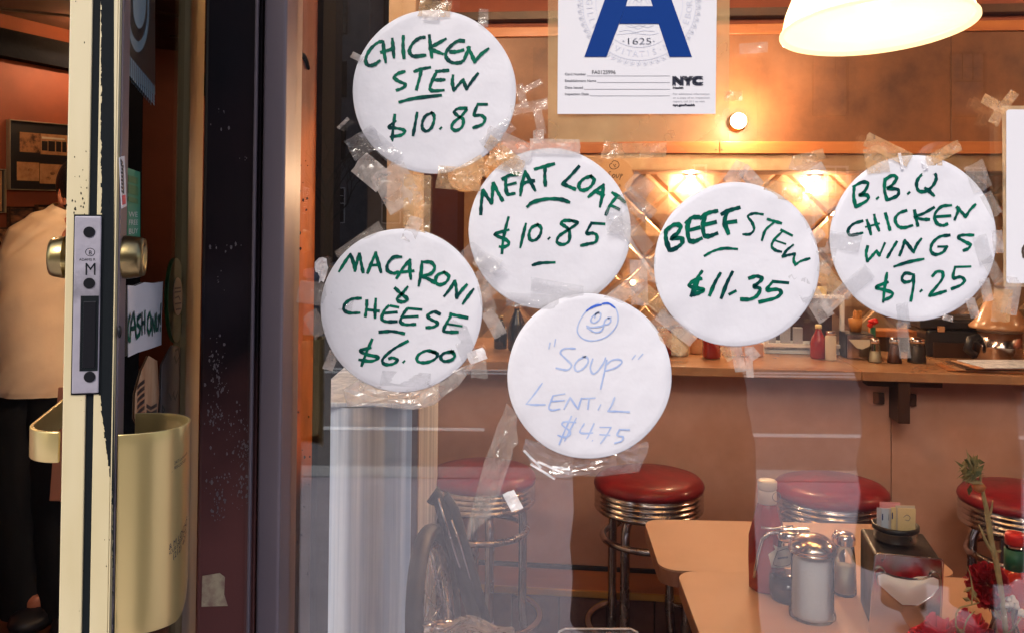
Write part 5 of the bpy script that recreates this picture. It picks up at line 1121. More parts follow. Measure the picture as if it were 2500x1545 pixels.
# coffee machine and pot on the right
p = at_counter(2320, .36); t = thing('coffee_machine', 'black coffee machine behind the right end of the counter', 'coffee machine', p); pu = LD(2320, 870, .36).x
ua, ub = LD(2262, 870, .36).x, LD(2392, 870, .36).x
dbx('body', M['blackplastic'], ua, ub, .36, .58, zt+.001, hgt(p, 795), t, .01); dbx('head', M['blackplastic'], ua-.02, ub+.05, .36, .58, hgt(p, 794), hgt(p, 770), t, .008)
dbx('panel', M['darkwood'], ua+.02, ub-.02, .352, .359, hgt(p, 870), hgt(p, 825), t, .003)
dbx('switch', M['pastry'], LD(2290, 790, .35).x, LD(2307, 790, .35).x, .349, .3595, hgt(p, 800)-.0, hgt(p, 786), t, .002)
p = at_counter(2440, .30); t = thing('stock_pot', 'dented steel pot with a dark flared handle at the right end of the counter', 'pot', p); r = wid(p, 100)/2; h_ = hgt(p, 798)-p.z
MB().lathe([(r*.96, 0), (r, .006), (r*1.0, h_*.5), (r*1.02, h_*.52), (r*1.0, h_*.54), (r*1.02, h_), (r*.99, h_), (r*.97, .02)], p, 36).build('pot', M['chrome_worn'], t)
MB().tube([p+Vector((-r, 0, h_*.8)), p+Vector((-r-.035, -.01, h_*.75)), p+Vector((-r-.045, -.01, h_*.4)), p+Vector((-r-.02, -.01, .02))], .014, 8).build('handle', M['blackplastic'], t)
t2 = thing('lampshade_lid', 'broad beige cone lid above the steel pot at the right', 'lid', p+Vector((0, 0, h_+.002)))
MB().lathe([(r*1.35, .012), (r*1.37, .020), (r*1.1, .038), (r*.55, .12), (1e-4, .14)], p+Vector((0, 0, h_)), 40).build('cone', M['countertop'], t2)
MB().lathe([(r*1.0, .0015), (r*1.0, .0115)], p+Vector((0, 0, h_)), 40).build('collar', M['beige'], t2)
p = at_counter(2430, .10); t = thing('menu_pile', 'pile of worn brown menus lying on the right end of the counter', 'menus', p); pu = LD(2430, 890, .1).x
for k in range(5):
    mb = MB(DM @ Matrix.Translation((pu+.02*k-.03, .10, 0)) @ Matrix.Rotation(R(-6+4*k), 4, 'Z')); mb.box(-.13, .13, -.07, .09, zt+.0015+k*.004, zt+.0045+k*.004)
    mb.build('menu', (M['orangewood'], M['countertop'], M['darkwood'], M['pastry'], M['steel'])[k], t, bevel=.001)
# things stuck on the counter front
# ================================================================== TABLES
def tabletop_poly(x0_, x1_, n0, n1, r, n=8):
    o = []
    for cx, cy, a in ((x1_-r, n0+r, -90), (x1_-r, n1-r, 0), (x0_+r, n1-r, 90), (x0_+r, n0+r, 180)):
        for k in range(n+1): q = R(a+90*k/n); o.append((cx+r*math.cos(q), cy+r*math.sin(q)))
    return o
ZT = .76
TM = Matrix.Translation((0, 2.96, 0)) @ Matrix.Rotation(R(-2.2), 4, 'Z'); TI = TM.inverted()
def LT(px, py): return TI @ ontop(px, py, ZT)
def table(label, x0_, x1_, n0, n1):
    c = TM @ Vector(((x0_+x1_)/2, (n0+n1)/2, 0)); t = thing('table', label, 'table', c, 'peach topped diner tables')
    o = tabletop_poly(x0_, x1_, n0, n1, .045)
    MB(TM).prism([(x, y, ZT-.0045) for x, y in o], (0, 0, -.032)).build('edge_band', M['tableedge'], t, bevel=.002)
    o2 = tabletop_poly(x0_+.0002, x1_-.0002, n0, n1, .045)
    MB(TM).prism([(x, y, ZT) for x, y in o2], (0, 0, -.004)).build('tabletop', M['tabletop'], t)
    cl_ = TI @ c; MB(TM).lathe([(.035, .03), (.035, ZT-.03)], (cl_.x, cl_.y, 0), 20).build('pedestal', M['chrome'], t); MB(TM).lathe([(.20, 0), (.20, .01), (.05, .035)], (cl_.x, cl_.y, 0), 28).build('base', M['blackplastic'], t)
    return t
a_ = LT(1579, 1290); b_ = LT(1660, 1392); c_ = LT(2335, 1400); d_ = LT(1653, 1398)
nsplit = (b_.y+.0)
table('far peach topped table meeting the near one, behind the condiments', a_.x, c_.x, nsplit+.0001, LT(1800, 1271).y)
table('near peach topped table carrying the condiments and napkin dispenser', d_.x, d_.x+1.25, nsplit-.62, nsplit-.0001)
def on_table(px, py): q = ontop(px, py, ZT); q.z = ZT+.0006; return q
# ketchup bottle with white cap
p = on_table(1872, 1436); h = lambda py: hgt(p, py)-p.z
t = thing('ketchup_bottle', 'tall glass ketchup bottle with white cap on the peach table', 'bottle', p)
k_ = p.y/FPX; H_ = h(1165)
MB().lathe([(40*k_, 0), (44*k_, .004), (44*k_, .02), (46*k_, H_*.30), (45*k_, H_*.50), (38*k_, H_*.60), (27*k_, H_*.74), (23*k_, H_*.79)], p, 8).build('bottle', M['ketchup'], t, bevel=.002)
MB().lathe([(22.5*k_, H_*.791), (22*k_, H_*.90), (20*k_, H_*.915)], p, 28).build('neck_label', M['cap'], t)
MB().lathe([(21*k_, H_*.916), (23*k_, H_*.925), (23*k_, H_*.99), (20*k_, H_), (1e-4, H_)], p, 28, rib=lambda k: .01*(k % 2)).build('cap', M['cap'], t)
lb = [(1876, 1352), (1893, 1341), (1889, 1330), (1904, 1336), (1926, 1330), (1934, 1336), (1930, 1384), (1884, 1384)]
Yl = p.y-46*k_-.0006
MB().prism([P(x, y, Yl) for x, y in lb], (0, .0012, 0)).build('front_label', M['label'], t)
mb = MB(); ink(mb, [(1898, 1345), (1925, 1340), (1929, 1376), (1890, 1378), (1898, 1345)], 1.5, Yl-.0003, rnd); ink(mb, [(1900, 1362), (1922, 1359)], 5, Yl-.0003, rnd); mb.build('label_print', M['blackprint'], t)
mb = MB(); q = P(1901, 1215, p.y-22.5*k_-.0008); ink(mb, [(1896+10*math.cos(k*.6), 1212+11*math.sin(k*.6)) for k in range(12)], 1.4, p.y-22.6*k_, rnd); mb.build('neck_print', M['greyprint'], t)
# syrup dispenser
p = on_table(1925, 1462); k_ = p.y/FPX; H_ = hgt(p, 1282)-p.z
t = thing('syrup_dispenser', 'glass syrup dispenser with thumb lever and dark syrup', 'dispenser', p)
MB().lathe([(38*k_, 0), (42*k_, .004), (47*k_, H_*.16), (47*k_, H_*.30), (34*k_, H_*.55), (26*k_, H_*.72), (25*k_, H_*.85)], p, 32).build('jug', M['clear_glass'], t)
MB().lathe([(36*k_, .003), (40*k_, .006), (45*k_, H_*.16), (44*k_, H_*.33), (1e-4, H_*.33)], p, 32).build('syrup', M['syrup'], t)
MB().lathe([(27*k_, H_*.84), (30*k_, H_*.87), (30*k_, H_*.93), (24*k_, H_*.99), (8*k_, H_), (1e-4, H_)], p, 32).build('lid', M['chrome'], t)
MB().box(p.x+10*k_, p.x+50*k_, p.y-8*k_, p.y+8*k_, p.z+H_*.93, p.z+H_*1.0).build('spout', M['chrome'], t, bevel=.002)
hp = [(-20, .95), (-48, .93), (-64, .84), (-73, .65), (-80, .42), (-84, .30)]
MB().tube([p+Vector((x*k_, 0, H_*z)) for x, z in hp], [.004, .004, .0036, .003, .003, .0025], 10).build('handle', M['chrome'], t)
MB().tube([p+Vector((x*k_, -.004, H_*z)) for x, z in ((-68, 1.02), (-40, 1.0), (-10, 1.03), (8, 1.04))], .0024, 8).build('lever', M['chrome'], t)
# sugar jar
p = on_table(1983, 1505); k_ = p.y/FPX; H_ = hgt(p, 1296)-p.z
t = thing('sugar_jar', 'ribbed glass sugar pourer full of white sugar with domed metal lid', 'sugar jar', p)
MB().lathe([(52*k_, 0), (56*k_, .003), (56*k_, .010), (51*k_, .016), (51*k_, H_*.78), (49*k_, H_*.80)], p, 12).build('jar', M['clear_glass'], t)
MB().lathe([(46*k_, .004), (47*k_, .010), (46.5*k_, H_*.70), (30*k_, H_*.72), (1e-4, H_*.73)], p, 40).build('sugar', M['sugar'], t)
MB().lathe([(54*k_, H_*.79), (57*k_, H_*.80), (57*k_, H_*.815), (54.5*k_, H_*.82), (56.5*k_, H_*.835), (56*k_, H_*.86), (50*k_, H_*.91), (36*k_, H_*.965), (14*k_, H_*.995), (1e-4, H_)], p, 48).build('lid', mat('warm steel', (.72, .60, .45, 1), .18, metal=1), t)
MB().box(p.x+12*k_, p.x+30*k_, p.y-30*k_, p.y-14*k_, p.z+H_*.945, p.z+H_*.957).build('flap', M['chrome'], t, bevel=.001)
# glass salt shaker
p = on_table(2062, 1448); k_ = p.y/FPX; H_ = hgt(p, 1290)-p.z
t = thing('salt_shaker', 'clear glass salt shaker with round metal top behind the sugar jar', 'shaker', p)
MB().lathe([(27*k_, 0), (29*k_, .004), (26*k_, H_*.55), (22*k_, H_*.80)], p, 10).build('glass', M['clear_glass'], t)
MB().lathe([(24*k_, .004), (24*k_, H_*.45), (1e-4, H_*.46)], p, 10).build('salt', M['salt'], t)
MB().lathe([(23*k_, H_*.80), (25*k_, H_*.82), (24*k_, H_*.88), (25*k_, H_*.90), (20*k_, H_*.98), (8*k_, H_), (1e-4, H_)], p, 28).build('lid', M['chrome'], t)
p = on_table(2046, 1430); k_ = p.y/FPX; H_ = hgt(p, 1287)-p.z
t = thing('pepper_shaker', 'second shaker half hidden behind the clear salt shaker', 'shaker', p)
MB().lathe([(18*k_, 0), (19*k_, .004), (15*k_, H_*.80)], p, 10).build('glass', M['clear_glass'], t); MB().lathe([(15*k_, H_*.80), (16*k_, H_*.9), (10*k_, H_), (1e-4, H_)], p, 20).build('lid', M['chrome_worn'], t)
# napkin dispenser
YN = ontop(2230, 1560, ZT).y
def NP(px, py, o=0): return P(px, py, YN+o)
F4 = [(2137, 1350), (2303, 1365), (2294, 1560), (2122, 1548)]
t = thing('napkin_dispenser', 'black napkin dispenser with chrome face and white napkins on the table', 'napkin dispenser', P(2215, 1545, YN))
rim_ = rrect(0, 0, 1, 1, .05, 4)
def nq(u, v, o=0):
    a, b, c, d = [Vector(q) for q in F4]; q = a*(1-u)*(1-v)+b*u*(1-v)+c*u*v+d*(1-u)*v; return NP(q.x, q.y, o)
back = [P(2084, 1310, YN+.17), P(2262, 1322, YN+.17)]
zb_ = ZT+.001; L0, L1 = nq(0, 0, .004), nq(1, 0, .004); B0 = L0+Vector((-.0+.0, .16, 0)); B1 = L1+Vector((0, .16, 0)); zt_ = L0.z
B0 = P(2100, 1308, L0.y+.15); B1 = P(2255, 1316, L0.y+.15)
vs = [(L0.x-.002, L0.y, zb_), (L1.x-.004, L1.y, zb_), (B1.x, B1.y, zb_), (B0.x, B0.y, zb_), (L0.x, L0.y, L0.z-.004), (L1.x, L1.y, L1.z-.004), (B1.x, B1.y, L1.z-.004), (B0.x, B0.y, L0.z-.004)]
MB().add(vs, [(3, 2, 1, 0), (4, 5, 6, 7), (0, 1, 5, 4), (1, 2, 6, 5), (2, 3, 7, 6), (3, 0, 4, 7)]).build('case', M['blackplastic'], t, bevel=.006)
fc = MB().prism([nq(u, v, 0) for u, v in rim_], (0, .0035, 0)).build('face', M['chrome'], t, bevel=.001)
bz = [nq(u, v, -.0005) for u, v in rim_]; MB().tube(bz, .0020, 8, closed=True).build('bezel', M['chrome'], t)
npk = [(.05, .26), (.14, .23), (.30, .27), (.50, .285), (.72, .275), (.86, .22), (.95, .25), (.96, .36), (.86, .47), (.66, .60), (.44, .61), (.26, .50), (.08, .38)]
mb = MB(); fr_ = [nq(u, v, -.0015) for u, v in npk]; ct_ = nq(.5, .42, -.016)
mb.add(fr_+[ct_]+[nq(.5+(u-.5)*.6, .40+(v-.40)*.55, -.012) for u, v in npk], [(i, (i+1) % 13, 14+(i+1) % 13, 14+i) for i in range(13)]+[(14+i, 14+(i+1) % 13, 13) for i in range(13)], True); mb.build('napkins', M['napkin'], t)
MB().tube([nq(u, v, -.002) for u, v in npk], .0016, 8, closed=True).build('slot_rim', M['chrome'], t)
for u in (.10, .90): MB().tube([nq(u-.09, .22, -.002), nq(u-.03, .16, -.003), nq(u+.04, .18, -.003), nq(u+.08, .25, -.002)], .0015, 6).build('slot_lip', M['chrome'], t)
# sugar packet caddy on top
p = (L0+L1)/2; p = Vector((P(2186, 1322, L0.y+.085).x, L0.y+.085, L0.z-.0035)); k_ = p.y/FPX; H_ = hgt(p, 1268)-p.z
t = thing('packet_caddy', 'round chrome sugar packet caddy with black rim on the napkin dispenser', 'caddy', p)
MB().lathe([(48*k_, 0), (50*k_, .003), (50*k_, H_*.62), (52*k_, H_*.66), (47*k_, H_*.66), (46*k_, .004)], p, 48).build('bowl', M['chrome'], t)
MB().lathe([(52*k_, H_*.661), (54*k_, H_*.70), (54*k_, H_*.98), (50*k_, H_), (48*k_, H_*.98), (48*k_, H_*.67)], p, 48).build('black_rim', M['blackplastic'], t)
rnd = random.Random(6)
for k, (x0_, w_, yt, mt, dy) in enumerate(((2148, 50, 1224, 'pink', .012), (2152, 44, 1228, 'pink', .008), (2141, 14, 1238, 'paper', .0), (2152, 18, 1240, 'bluepack', -.006), (2166, 12, 1240, 'paper', -.004), (2176, 20, 1237, 'yellow', -.010),
        (2188, 44, 1236, 'label', -.014), (2192, 44, 1239, 'yellow', -.016), (2186, 48, 1233, 'label', -.004))):
    Yq = p.y+dy; q0 = P(x0_, yt, Yq); q1 = P(x0_+w_, yt+rnd.uniform(-1, 3), Yq); zz = p.z+H_*.5
    pk = MB().prism([q0, q1, (q1.x-.001, Yq, zz), (q0.x, Yq, zz)], (0, .0012, 0)).build('packet', M[mt], t, bevel=.0004)
    if k in (3, 4, 5): MB().box(q0.x+.001, q0.x+.003, Yq-.0006, Yq-.0002, q0.z-.022, q0.z-.010).build('packet_print', M['blue'], t)
mb = MB(); ink(mb, [(2206, 1262), (2214, 1256), (2222, 1262), (2218, 1270), (2210, 1268)], 1.5, p.y-.0172, rnd); mb.build('packet_print', M['greyprint'], t)
# hot sauce
p = on_table(2478, 1560); k_ = p.y/FPX; H_ = hgt(p, 1288)-p.z
t = thing('hot_sauce_bottle', 'red hot sauce bottle with red cap and green neck label at the right edge', 'bottle', p)
MB().lathe([(34*k_, 0), (37*k_, .004), (37*k_, H_*.42), (32*k_, H_*.56), (24*k_, H_*.66)], p, 32).build('bottle', M['hotsauce'], t)
MB().lathe([(24.2*k_, H_*.661), (24*k_, H_*.85)], p, 32).build('neck_label', M['green'], t)
MB().lathe([(21*k_, H_*.851), (22*k_, H_*.87), (21*k_, H_*.895)], p, 32).build('neck', M['clear_glass'], t)
MB().lathe([(22*k_, H_*.896), (22*k_, H_*.98), (20*k_, H_), (1e-4, H_)], p, 32, rib=lambda k: .02*(k % 2)).build('cap', M['redplastic'], t)
# ================================================================== FLOWERS NEAR THE GLASS
def tub(name, mt, pts, Y, r, parent):
    rs = [x[2]*Y/FPX if len(x) > 2 else r*Y/FPX for x in pts]
    c2 = catmull([(x[0], x[1]) for x in pts], 4); n = len(c2); m_ = len(pts)-1
    rr = [rs[min(m_, int(i/4))]*(1-(i/4) % 1)+rs[min(m_, int(i/4)+1)]*((i/4) % 1) for i in range(n)]
    return MB().tube([P(q.x, q.y, Y) for q in c2], rr, 8).build(name, mt, parent)
YL = 1.50
vz = P(2452, 1540, YL)
fl = thing('vase', 'glass bud vase holding the flowers just below the picture edge', 'vase', Vector((vz.x, YL, ZT)))
MB().lathe([(.030, 0), (.034, .01), (.030, .05), (.018, .09), (.020, .11)], (vz.x, YL, ZT+.0006), 24).build('glass', M['clear_glass'], fl)
fl = thing('wilted_flower', 'tall wilted flower with drooping dry head on a pale stem', 'flower', vz)
tub('stem', M['stem'], [(2458, 1570, 6), (2449, 1480, 7), (2434, 1380, 7), (2420, 1320, 7), (2410, 1250, 6), (2402, 1212, 5), (2398, 1190, 4)], YL, 6, fl)
tub('side_stem', M['stem'], [(2422, 1345, 4), (2406, 1318, 4), (2398, 1298, 3), (2390, 1280, 1.5)], YL, 3, fl); tub('side_stem', M['stem'], [(2412, 1262, 3), (2420, 1245, 3), (2424, 1220, 1.2)], YL, 3, fl)
tub('side_stem', M['stem'], [(2428, 1343, 3), (2438, 1346, 2.5), (2444, 1342, 2)], YL, 3, fl)
mb = MB(); q = P(2390, 1188, YL); mb.ball(q, .010, .010, .009, 12, 8); mb.build('bud', M['bud'], fl)
tub('sepal', M['stem'], [(2394, 1178, 3), (2392, 1150, 4), (2386, 1130, 4), (2376, 1124, 3), (2366, 1136, 2)], YL, 4, fl)
rnd = random.Random(21)
for k in range(46):
    cx, cy = rnd.gauss(2370, 10), rnd.gauss(1152, 18); Lg = rnd.uniform(10, 30); a_ = rnd.uniform(0, 6.3); c2 = P(cx, cy, YL+rnd.uniform(-.012, .012)); d = Vector((math.cos(a_), rnd.uniform(-.6, .6), math.sin(a_)))*Lg*YL/FPX
    s_ = d.cross(Vector((rnd.uniform(-1, 1), 1, rnd.uniform(-1, 1)))).normalized()*rnd.uniform(.002, .006)
    MB().add([c2-d, c2+s_+d*.0, c2+d+s_*.3, c2-s_+d*.2+Vector((0, .002, 0))], [(0, 1, 2, 3)]).build('petal', M['leaf' if k % 3 else 'stem'], fl)
def pom(name, label, px, py, r, mt, n, seed, Y=YL, petal=(.5, .35)):
    t = thing(name, label, 'flower', P(px, py, Y)); rnd = random.Random(seed); c = P(px, py, Y); rr = r*Y/FPX; mb = MB()
    for k in range(n):
        d = Vector((rnd.gauss(0, 1), rnd.gauss(0, 1), rnd.gauss(0, 1))).normalized(); e = d.cross(Vector((rnd.gauss(0, 1), rnd.gauss(0, 1), rnd.gauss(0, 1)))).normalized(); f_ = d.cross(e)
        q = c+Vector((d.x*rr, d.y*rr, d.z*rr*1.15))*rnd.uniform(.35, .95); w = rr*petal[0]*rnd.uniform(.35, .6); l = rr*petal[1]*rnd.uniform(.7, 1.4)
        mb.add([q-e*w*.3, q+d*l-e*w+f_*w*.3, q+d*l*1.25, q+d*l*1.0+e*w-f_*w*.3, q+e*w*.3], [(0, 1, 2, 3, 4)])
    o = mb.build('blossom', mt, t); return t, c
t, c = pom('carnation', 'crinkled dark red carnation beside the pale stem', 2412, 1428, 38, M['carnation'], 900, 3, YL+.03)
tub('stem', M['stem'], [(2412, 1440, 3), (2425, 1500, 3), (2440, 1570, 3)], YL+.03, 3, t)
def rose(px, py, r, label, seed, Y, mt):
    t = thing('rose', label, 'flower', P(px, py, Y), 'red roses at the bottom right'); rnd = random.Random(seed); c = P(px, py, Y); rr = r*Y/FPX
    for k in range(13):
        a0 = k*2.4; ti = .25+.75*k/12; tilt = .25+.75*ti; 
        def fn(u, v):
            a = a0+(u-.5)*2.3; q = v; rad = rr*(.15+ti*.72)*(math.sin(q*1.5))*(1+.10*math.sin(u*9+k)); z = rr*(.85*(1-ti*.75))*q-rr*.35*(1-q)+rr*.10*math.sin(u*6+k)*q-rr*.22*ti*max(0, q-.8)*5
            return c+Vector((math.cos(a)*rad, math.sin(a)*rad, z))
        MB().grid(fn, 10, 7).build('petal', mt, t, solid=.0006)
    MB().tube([c+Vector((0, 0, -rr*.4)), (c.x+.01, c.y, ZT+.05)], .002, 6).build('stem', M['green'], t)
rose(2288, 1556, 74, 'bright red rose in front of the napkin dispenser foot', 1, YL, M['rose'])
rose(2368, 1544, 72, 'large pinkish red rose at the bottom right', 2, YL+.02, M['rose'])
rose(2446, 1560, 60, 'red rose cut off by the bottom edge, right of the pinkish rose', 3, YL+.05, M['rose'])
t = thing('blossom_sprig', 'sprig of tiny white blossoms at the right edge', 'flower', P(2470, 1480, YL))
for (x, y) in ((2462, 1462), (2472, 1458), (2480, 1470), (2468, 1475), (2482, 1480), (2458, 1476), (2494, 1492), (2500, 1500), (2488, 1496), (2476, 1466)): MB().ball(P(x, y, YL+rnd.uniform(-.01, .01)), .0052, .005, .0048, 8, 6).build('blossom', M['berry'], t)
for q in ([(2470, 1480), (2472, 1510), (2476, 1545)], [(2478, 1482), (2474, 1512)], [(2496, 1500), (2480, 1525), (2462, 1545)]): tub('stem', M['stem'], [(x, y, 2.2) for x, y in q], YL, 2, t)
t = thing('dried_leaf_sprig', 'dry pale tendril with brown leaves left of the carnation', 'plant', P(2372, 1500, YL-.01))
for q in ([(2334, 1530, 2), (2334, 1500, 2), (2345, 1482, 2), (2372, 1475, 2), (2390, 1470, 1.5)], [(2372, 1476, 2), (2374, 1440, 2), (2368, 1400, 1.5), (2360, 1382, 1)], [(2350, 1545, 2), (2362, 1510, 2), (2380, 1490, 1.5)], [(2334, 1528, 3), (2340, 1536, 3)]): tub('stem', M['stem'], q, YL-.01, 2, t)
for (x, y, a_, l, w) in ((2362, 1438, 150, 26, 12), (2378, 1450, 80, 30, 14), (2360, 1462, 200, 24, 12), (2384, 1462, 40, 26, 10), (2345, 1540, 30, 34, 13), (2436, 1500, 60, 34, 14), (2372, 1440, 110, 26, 10)):
    a_ = R(a_); d = (math.cos(a_), math.sin(a_)); n_ = (-d[1], d[0]); pts = [(x-d[0]*l/2, y-d[1]*l/2), (x+n_[0]*w/2, y+n_[1]*w/2), (x+d[0]*l/2, y+d[1]*l/2), (x-n_[0]*w/2, y-n_[1]*w/2)]
    v4 = [P(u, v, YL-.01+(.004 if i % 2 else 0)) for i, (u, v) in enumerate(pts)]; MB().add(v4+[(v4[0]+v4[2])/2], [(0, 1, 4), (1, 2, 4), (2, 3, 4), (3, 0, 4)]).build('leaf', M['stem' if w > 11 else 'bud'], t, solid=.0004)
# ================================================================== BICYCLE WHEELS LEANING BY THE FIRST STOOL
YB = 1.95
t = thing('bicycle', 'black bicycle standing between the steel cabinet and the leftmost red stool', 'bicycle', P(1110, 1300, YB+.1))
def wheel(t, cx, cy, rx_px, rz_px, Y, tilt):
    """wheel seen nearly edge on: real circle turned about the vertical"""
    c = P(cx, cy, Y); Rw = rz_px*Y/FPX; th = math.asin(min(.95, rx_px/rz_px))
    X = Matrix.Translation(c) @ Matrix.Rotation(R(tilt), 4, 'Y') @ Matrix.Rotation(math.pi/2-th, 4, 'Z')
    MB(X).tube([(math.cos(k*2*math.pi/56)*Rw, 0, math.sin(k*2*math.pi/56)*Rw) for k in range(56)], .019, 12, closed=True).build('tyre', M['tyre'], t)
    MB(X).tube([(math.cos(k*2*math.pi/56)*(Rw-.024), 0, math.sin(k*2*math.pi/56)*(Rw-.024)) for k in range(56)], .009, 8, closed=True).build('rim', M['chrome_worn'], t)
    MB(X).tube([(0, -.035, 0), (0, .035, 0)], .018, 12).build('hub', M['chrome_worn'], t)
    for k in range(20):
        a = k*2*math.pi/20; MB(X).tube([(0, .028*(-1)**k, 0), (math.cos(a)*(Rw-.022), 0, math.sin(a)*(Rw-.022))], .0013, 5).build('spoke', M['chrome'], t)
    return t
wheel(t, 1064, 1535, 22, 222, YB, -7)
for (a_, b_, w) in (((1058, 1205), (1176, 1560), 20), ((1085, 1212), (1196, 1560), 15)):
    MB().tube([P(a_[0]-6, a_[1]+22, YB+.12), P(a_[0]+4, a_[1], YB+.12), P(a_[0]+22, a_[1]+30, YB+.12), P((a_[0]+b_[0])/2+8, (a_[1]+b_[1])/2, YB+.10), P(b_[0], b_[1], YB+.06)], [w*.6*YB/FPX]+[w*YB/FPX]*4, 12).build('fork_blade', M['tyre'], t)
for q in ([(1070, 1215), (1096, 1300), (1128, 1400), (1166, 1540)], [(1102, 1268), (1124, 1330), (1150, 1420), (1184, 1545)], [(1050, 1330), (1066, 1400), (1082, 1470), (1098, 1545)]):
    MB().tube([P(x, y, YB+.085) for x, y in q], .0025, 6).build('stay', M['chrome'], t)
# plastic bag and clear box at the bottom edge
t = thing('plastic_bag', 'crumpled clear plastic bag at the bottom edge below the bicycle wheel', 'bag', P(1140, 1540, 1.34))
def bagf(u, v): return P(1030+220*u+8*math.sin(v*9), 1524+10*math.sin(u*9)+60*v-14*math.sin(u*3.1), 1.34+.02*math.sin(u*7+v*5)+.03*noise.noise(Vector((u*5, v*4, 2))))
MB().grid(bagf, 26, 8, False).build('film', M['tape_frost'], t)
t = thing('clear_box', 'clear plastic box rim showing at the bottom edge left of the table', 'box', P(1460, 1545, 1.34))
for q in ([(1358, 1560), (1366, 1540), (1380, 1534), (1540, 1534), (1556, 1542), (1562, 1560)],): MB().tube([P(x, y, 1.34) for x, y in q], .0016, 6).build('rim', M['tape_white'], t)
MB().grid(lambda u, v: P(1366+190*u, 1540+50*v, 1.34), 6, 3).build('wall', M['tape_clear'], t)
# ================================================================== THE SERVER (seen from behind, bending forward)
def loft(rings, n=40, wr=0, seed=0, xf=None):
    """rings: (centre, rx, ry, tilt about y, turn about z) from bottom to top"""
    vs = []; fs = []
    for i, (c, rx, ry, ti, tu) in enumerate(rings):
        M_ = Matrix.Translation(c) @ Matrix.Rotation(tu, 4, 'Z') @ Matrix.Rotation(ti, 4, 'Y')
        for k in range(n):
            a = k*2*math.pi/n; q = M_ @ Vector((rx*math.cos(a), ry*math.sin(a), 0))
            if wr: q += (q-Vector(c)).normalized()*wr*(noise.noise(Vector((q.x*5+seed, q.z*20-q.x*16, q.y*5)))*1.2+.35*(1-abs(noise.noise(Vector((q.x*9, q.z*26-q.x*22, seed))))*3))
            vs.append(q)
    for i in range(len(rings)-1):
        for k in range(n): fs.append((i*n+k, i*n+(k+1) % n, (i+1)*n+(k+1) % n, (i+1)*n+k))
    return MB().add(vs, fs, True)
def interp(rings, m_=5):
    out = []
    for a, b in zip(rings, rings[1:]):
        for k in range(m_):
            t_ = k/m_; t2 = t_*t_*(3-2*t_); out.append((Vector(a[0]).lerp(Vector(b[0]), t_), a[1]+(b[1]-a[1])*t2, a[2]+(b[2]-a[2])*t2, a[3]+(b[3]-a[3])*t_, a[4]+(b[4]-a[4])*t_))
    return out+[rings[-1]]
def skin_body(name, joints, edges, mt, parent, sub=2):
    me = bpy.data.meshes.new(name); off = parent.location; me.from_pydata([Vector(j[0])-off for j in joints], edges, []); o = bpy.data.objects.new(name, me); C.objects.link(o); o.parent = parent
    me.materials.append(mt)
    md = o.modifiers.new('skin', 'SKIN'); md.use_smooth_shade = True
    sv = me.skin_vertices[0].data
    for i, j in enumerate(joints): sv[i].radius = (j[1], j[1] if len(j) < 3 else j[2])
    sv[0].use_root = True; s2 = o.modifiers.new('sub', 'SUBSURF'); s2.levels = s2.render_levels = sub; return o
YS = 3.25
def SP(px, py, dy=0): return P(px, py, YS+dy)
ft = SP(90, 1500); sv_ = thing('person', 'server in cream shirt and black trousers bending forward, seen from behind', 'person', Vector((SP(110, 900).x, YS, 0)))
pel = SP(118, 905)
J = [(pel, .14, .11), (SP(108, 780), .15, .11), (SP(112, 660), .17, .11), (SP(150, 560), .13, .09), (SP(178, 515, .02), .055), (SP(212, 482, .03), .07, .08), (SP(214, 455, .03), .075, .09),
     (SP(235, 590, -.02), .065), (SP(262, 700, .10), .05), (SP(330, 770, .25), .036), (SP(352, 778, .28), .030),
     (SP(80, 590, .05), .07), (SP(150, 690, .28), .05), (SP(250, 760, .35), .036),
     (SP(70, 980), .10), (SP(60, 1200), .075), (SP(62, 1440), .045), (SP(100, 1480, -.08), .04),
     (SP(165, 980), .10), (SP(165, 1200), .075), (SP(165, 1450), .045), (SP(200, 1485, -.08), .04)]
E_ = [(0, 1), (1, 2), (2, 3), (3, 4), (4, 5), (5, 6), (3, 7), (7, 8), (8, 9), (9, 10), (3, 11), (11, 12), (12, 13), (0, 14), (14, 15), (15, 16), (16, 17), (0, 18), (18, 19), (19, 20), (20, 21)]
skin_body('body', J, E_, M['skin'], sv_)
def rg(px, py, wpx, dpt=.14, ti=0, dy=0): return (SP(px, py, dy), wpx*YS/FPX/2, dpt, ti, 0)
loft(interp([rg(116, 950, 250, .17, 0), rg(112, 935, 252, .175), rg(112, 880, 236, .18), rg(108, 800, 216, .18), rg(104, 720, 206, .18, R(4)), rg(112, 640, 206, .17, R(10)), rg(126, 585, 186, .15, R(16)), rg(146, 545, 130, .12, R(20)), rg(160, 522, 74, .08, R(22)), rg(168, 508, 62, .068, R(22))], 6), 90, .010, 3).build('shirt', M['shirt'], sv_)
loft(interp([(SP(212, 575, -.03), .085, .085, R(60), 0), (SP(236, 620, .02), .078, .078, R(40), 0), (SP(250, 690, .08), .07, .07, R(20), 0), (SP(258, 760, .12), .068, .068, R(10), 0)], 5), 24, .01, 7).build('sleeve', M['shirt'], sv_)
loft(interp([(SP(70, 600, .0), .09, .09, R(-30), 0), (SP(90, 680, .08), .085, .085, 0, 0), (SP(128, 760, .2), .07, .07, R(-30), 0)], 5), 24, .01, 9).build('sleeve', M['shirt'], sv_)
loft(interp([rg(72, 1490, 134, .09), rg(62, 1300, 140, .10), rg(60, 1120, 160, .12), rg(75, 980, 170, .145), rg(100, 925, 220, .16)], 5), 36, .010, 5).build('trousers', M['trousers'], sv_)
loft(interp([rg(180, 1490, 150, .10), rg(170, 1300, 160, .11), rg(160, 1120, 170, .12), rg(150, 980, 180, .145), rg(125, 925, 220, .16)], 5), 36, .010, 6).build('trousers', M['trousers'], sv_)
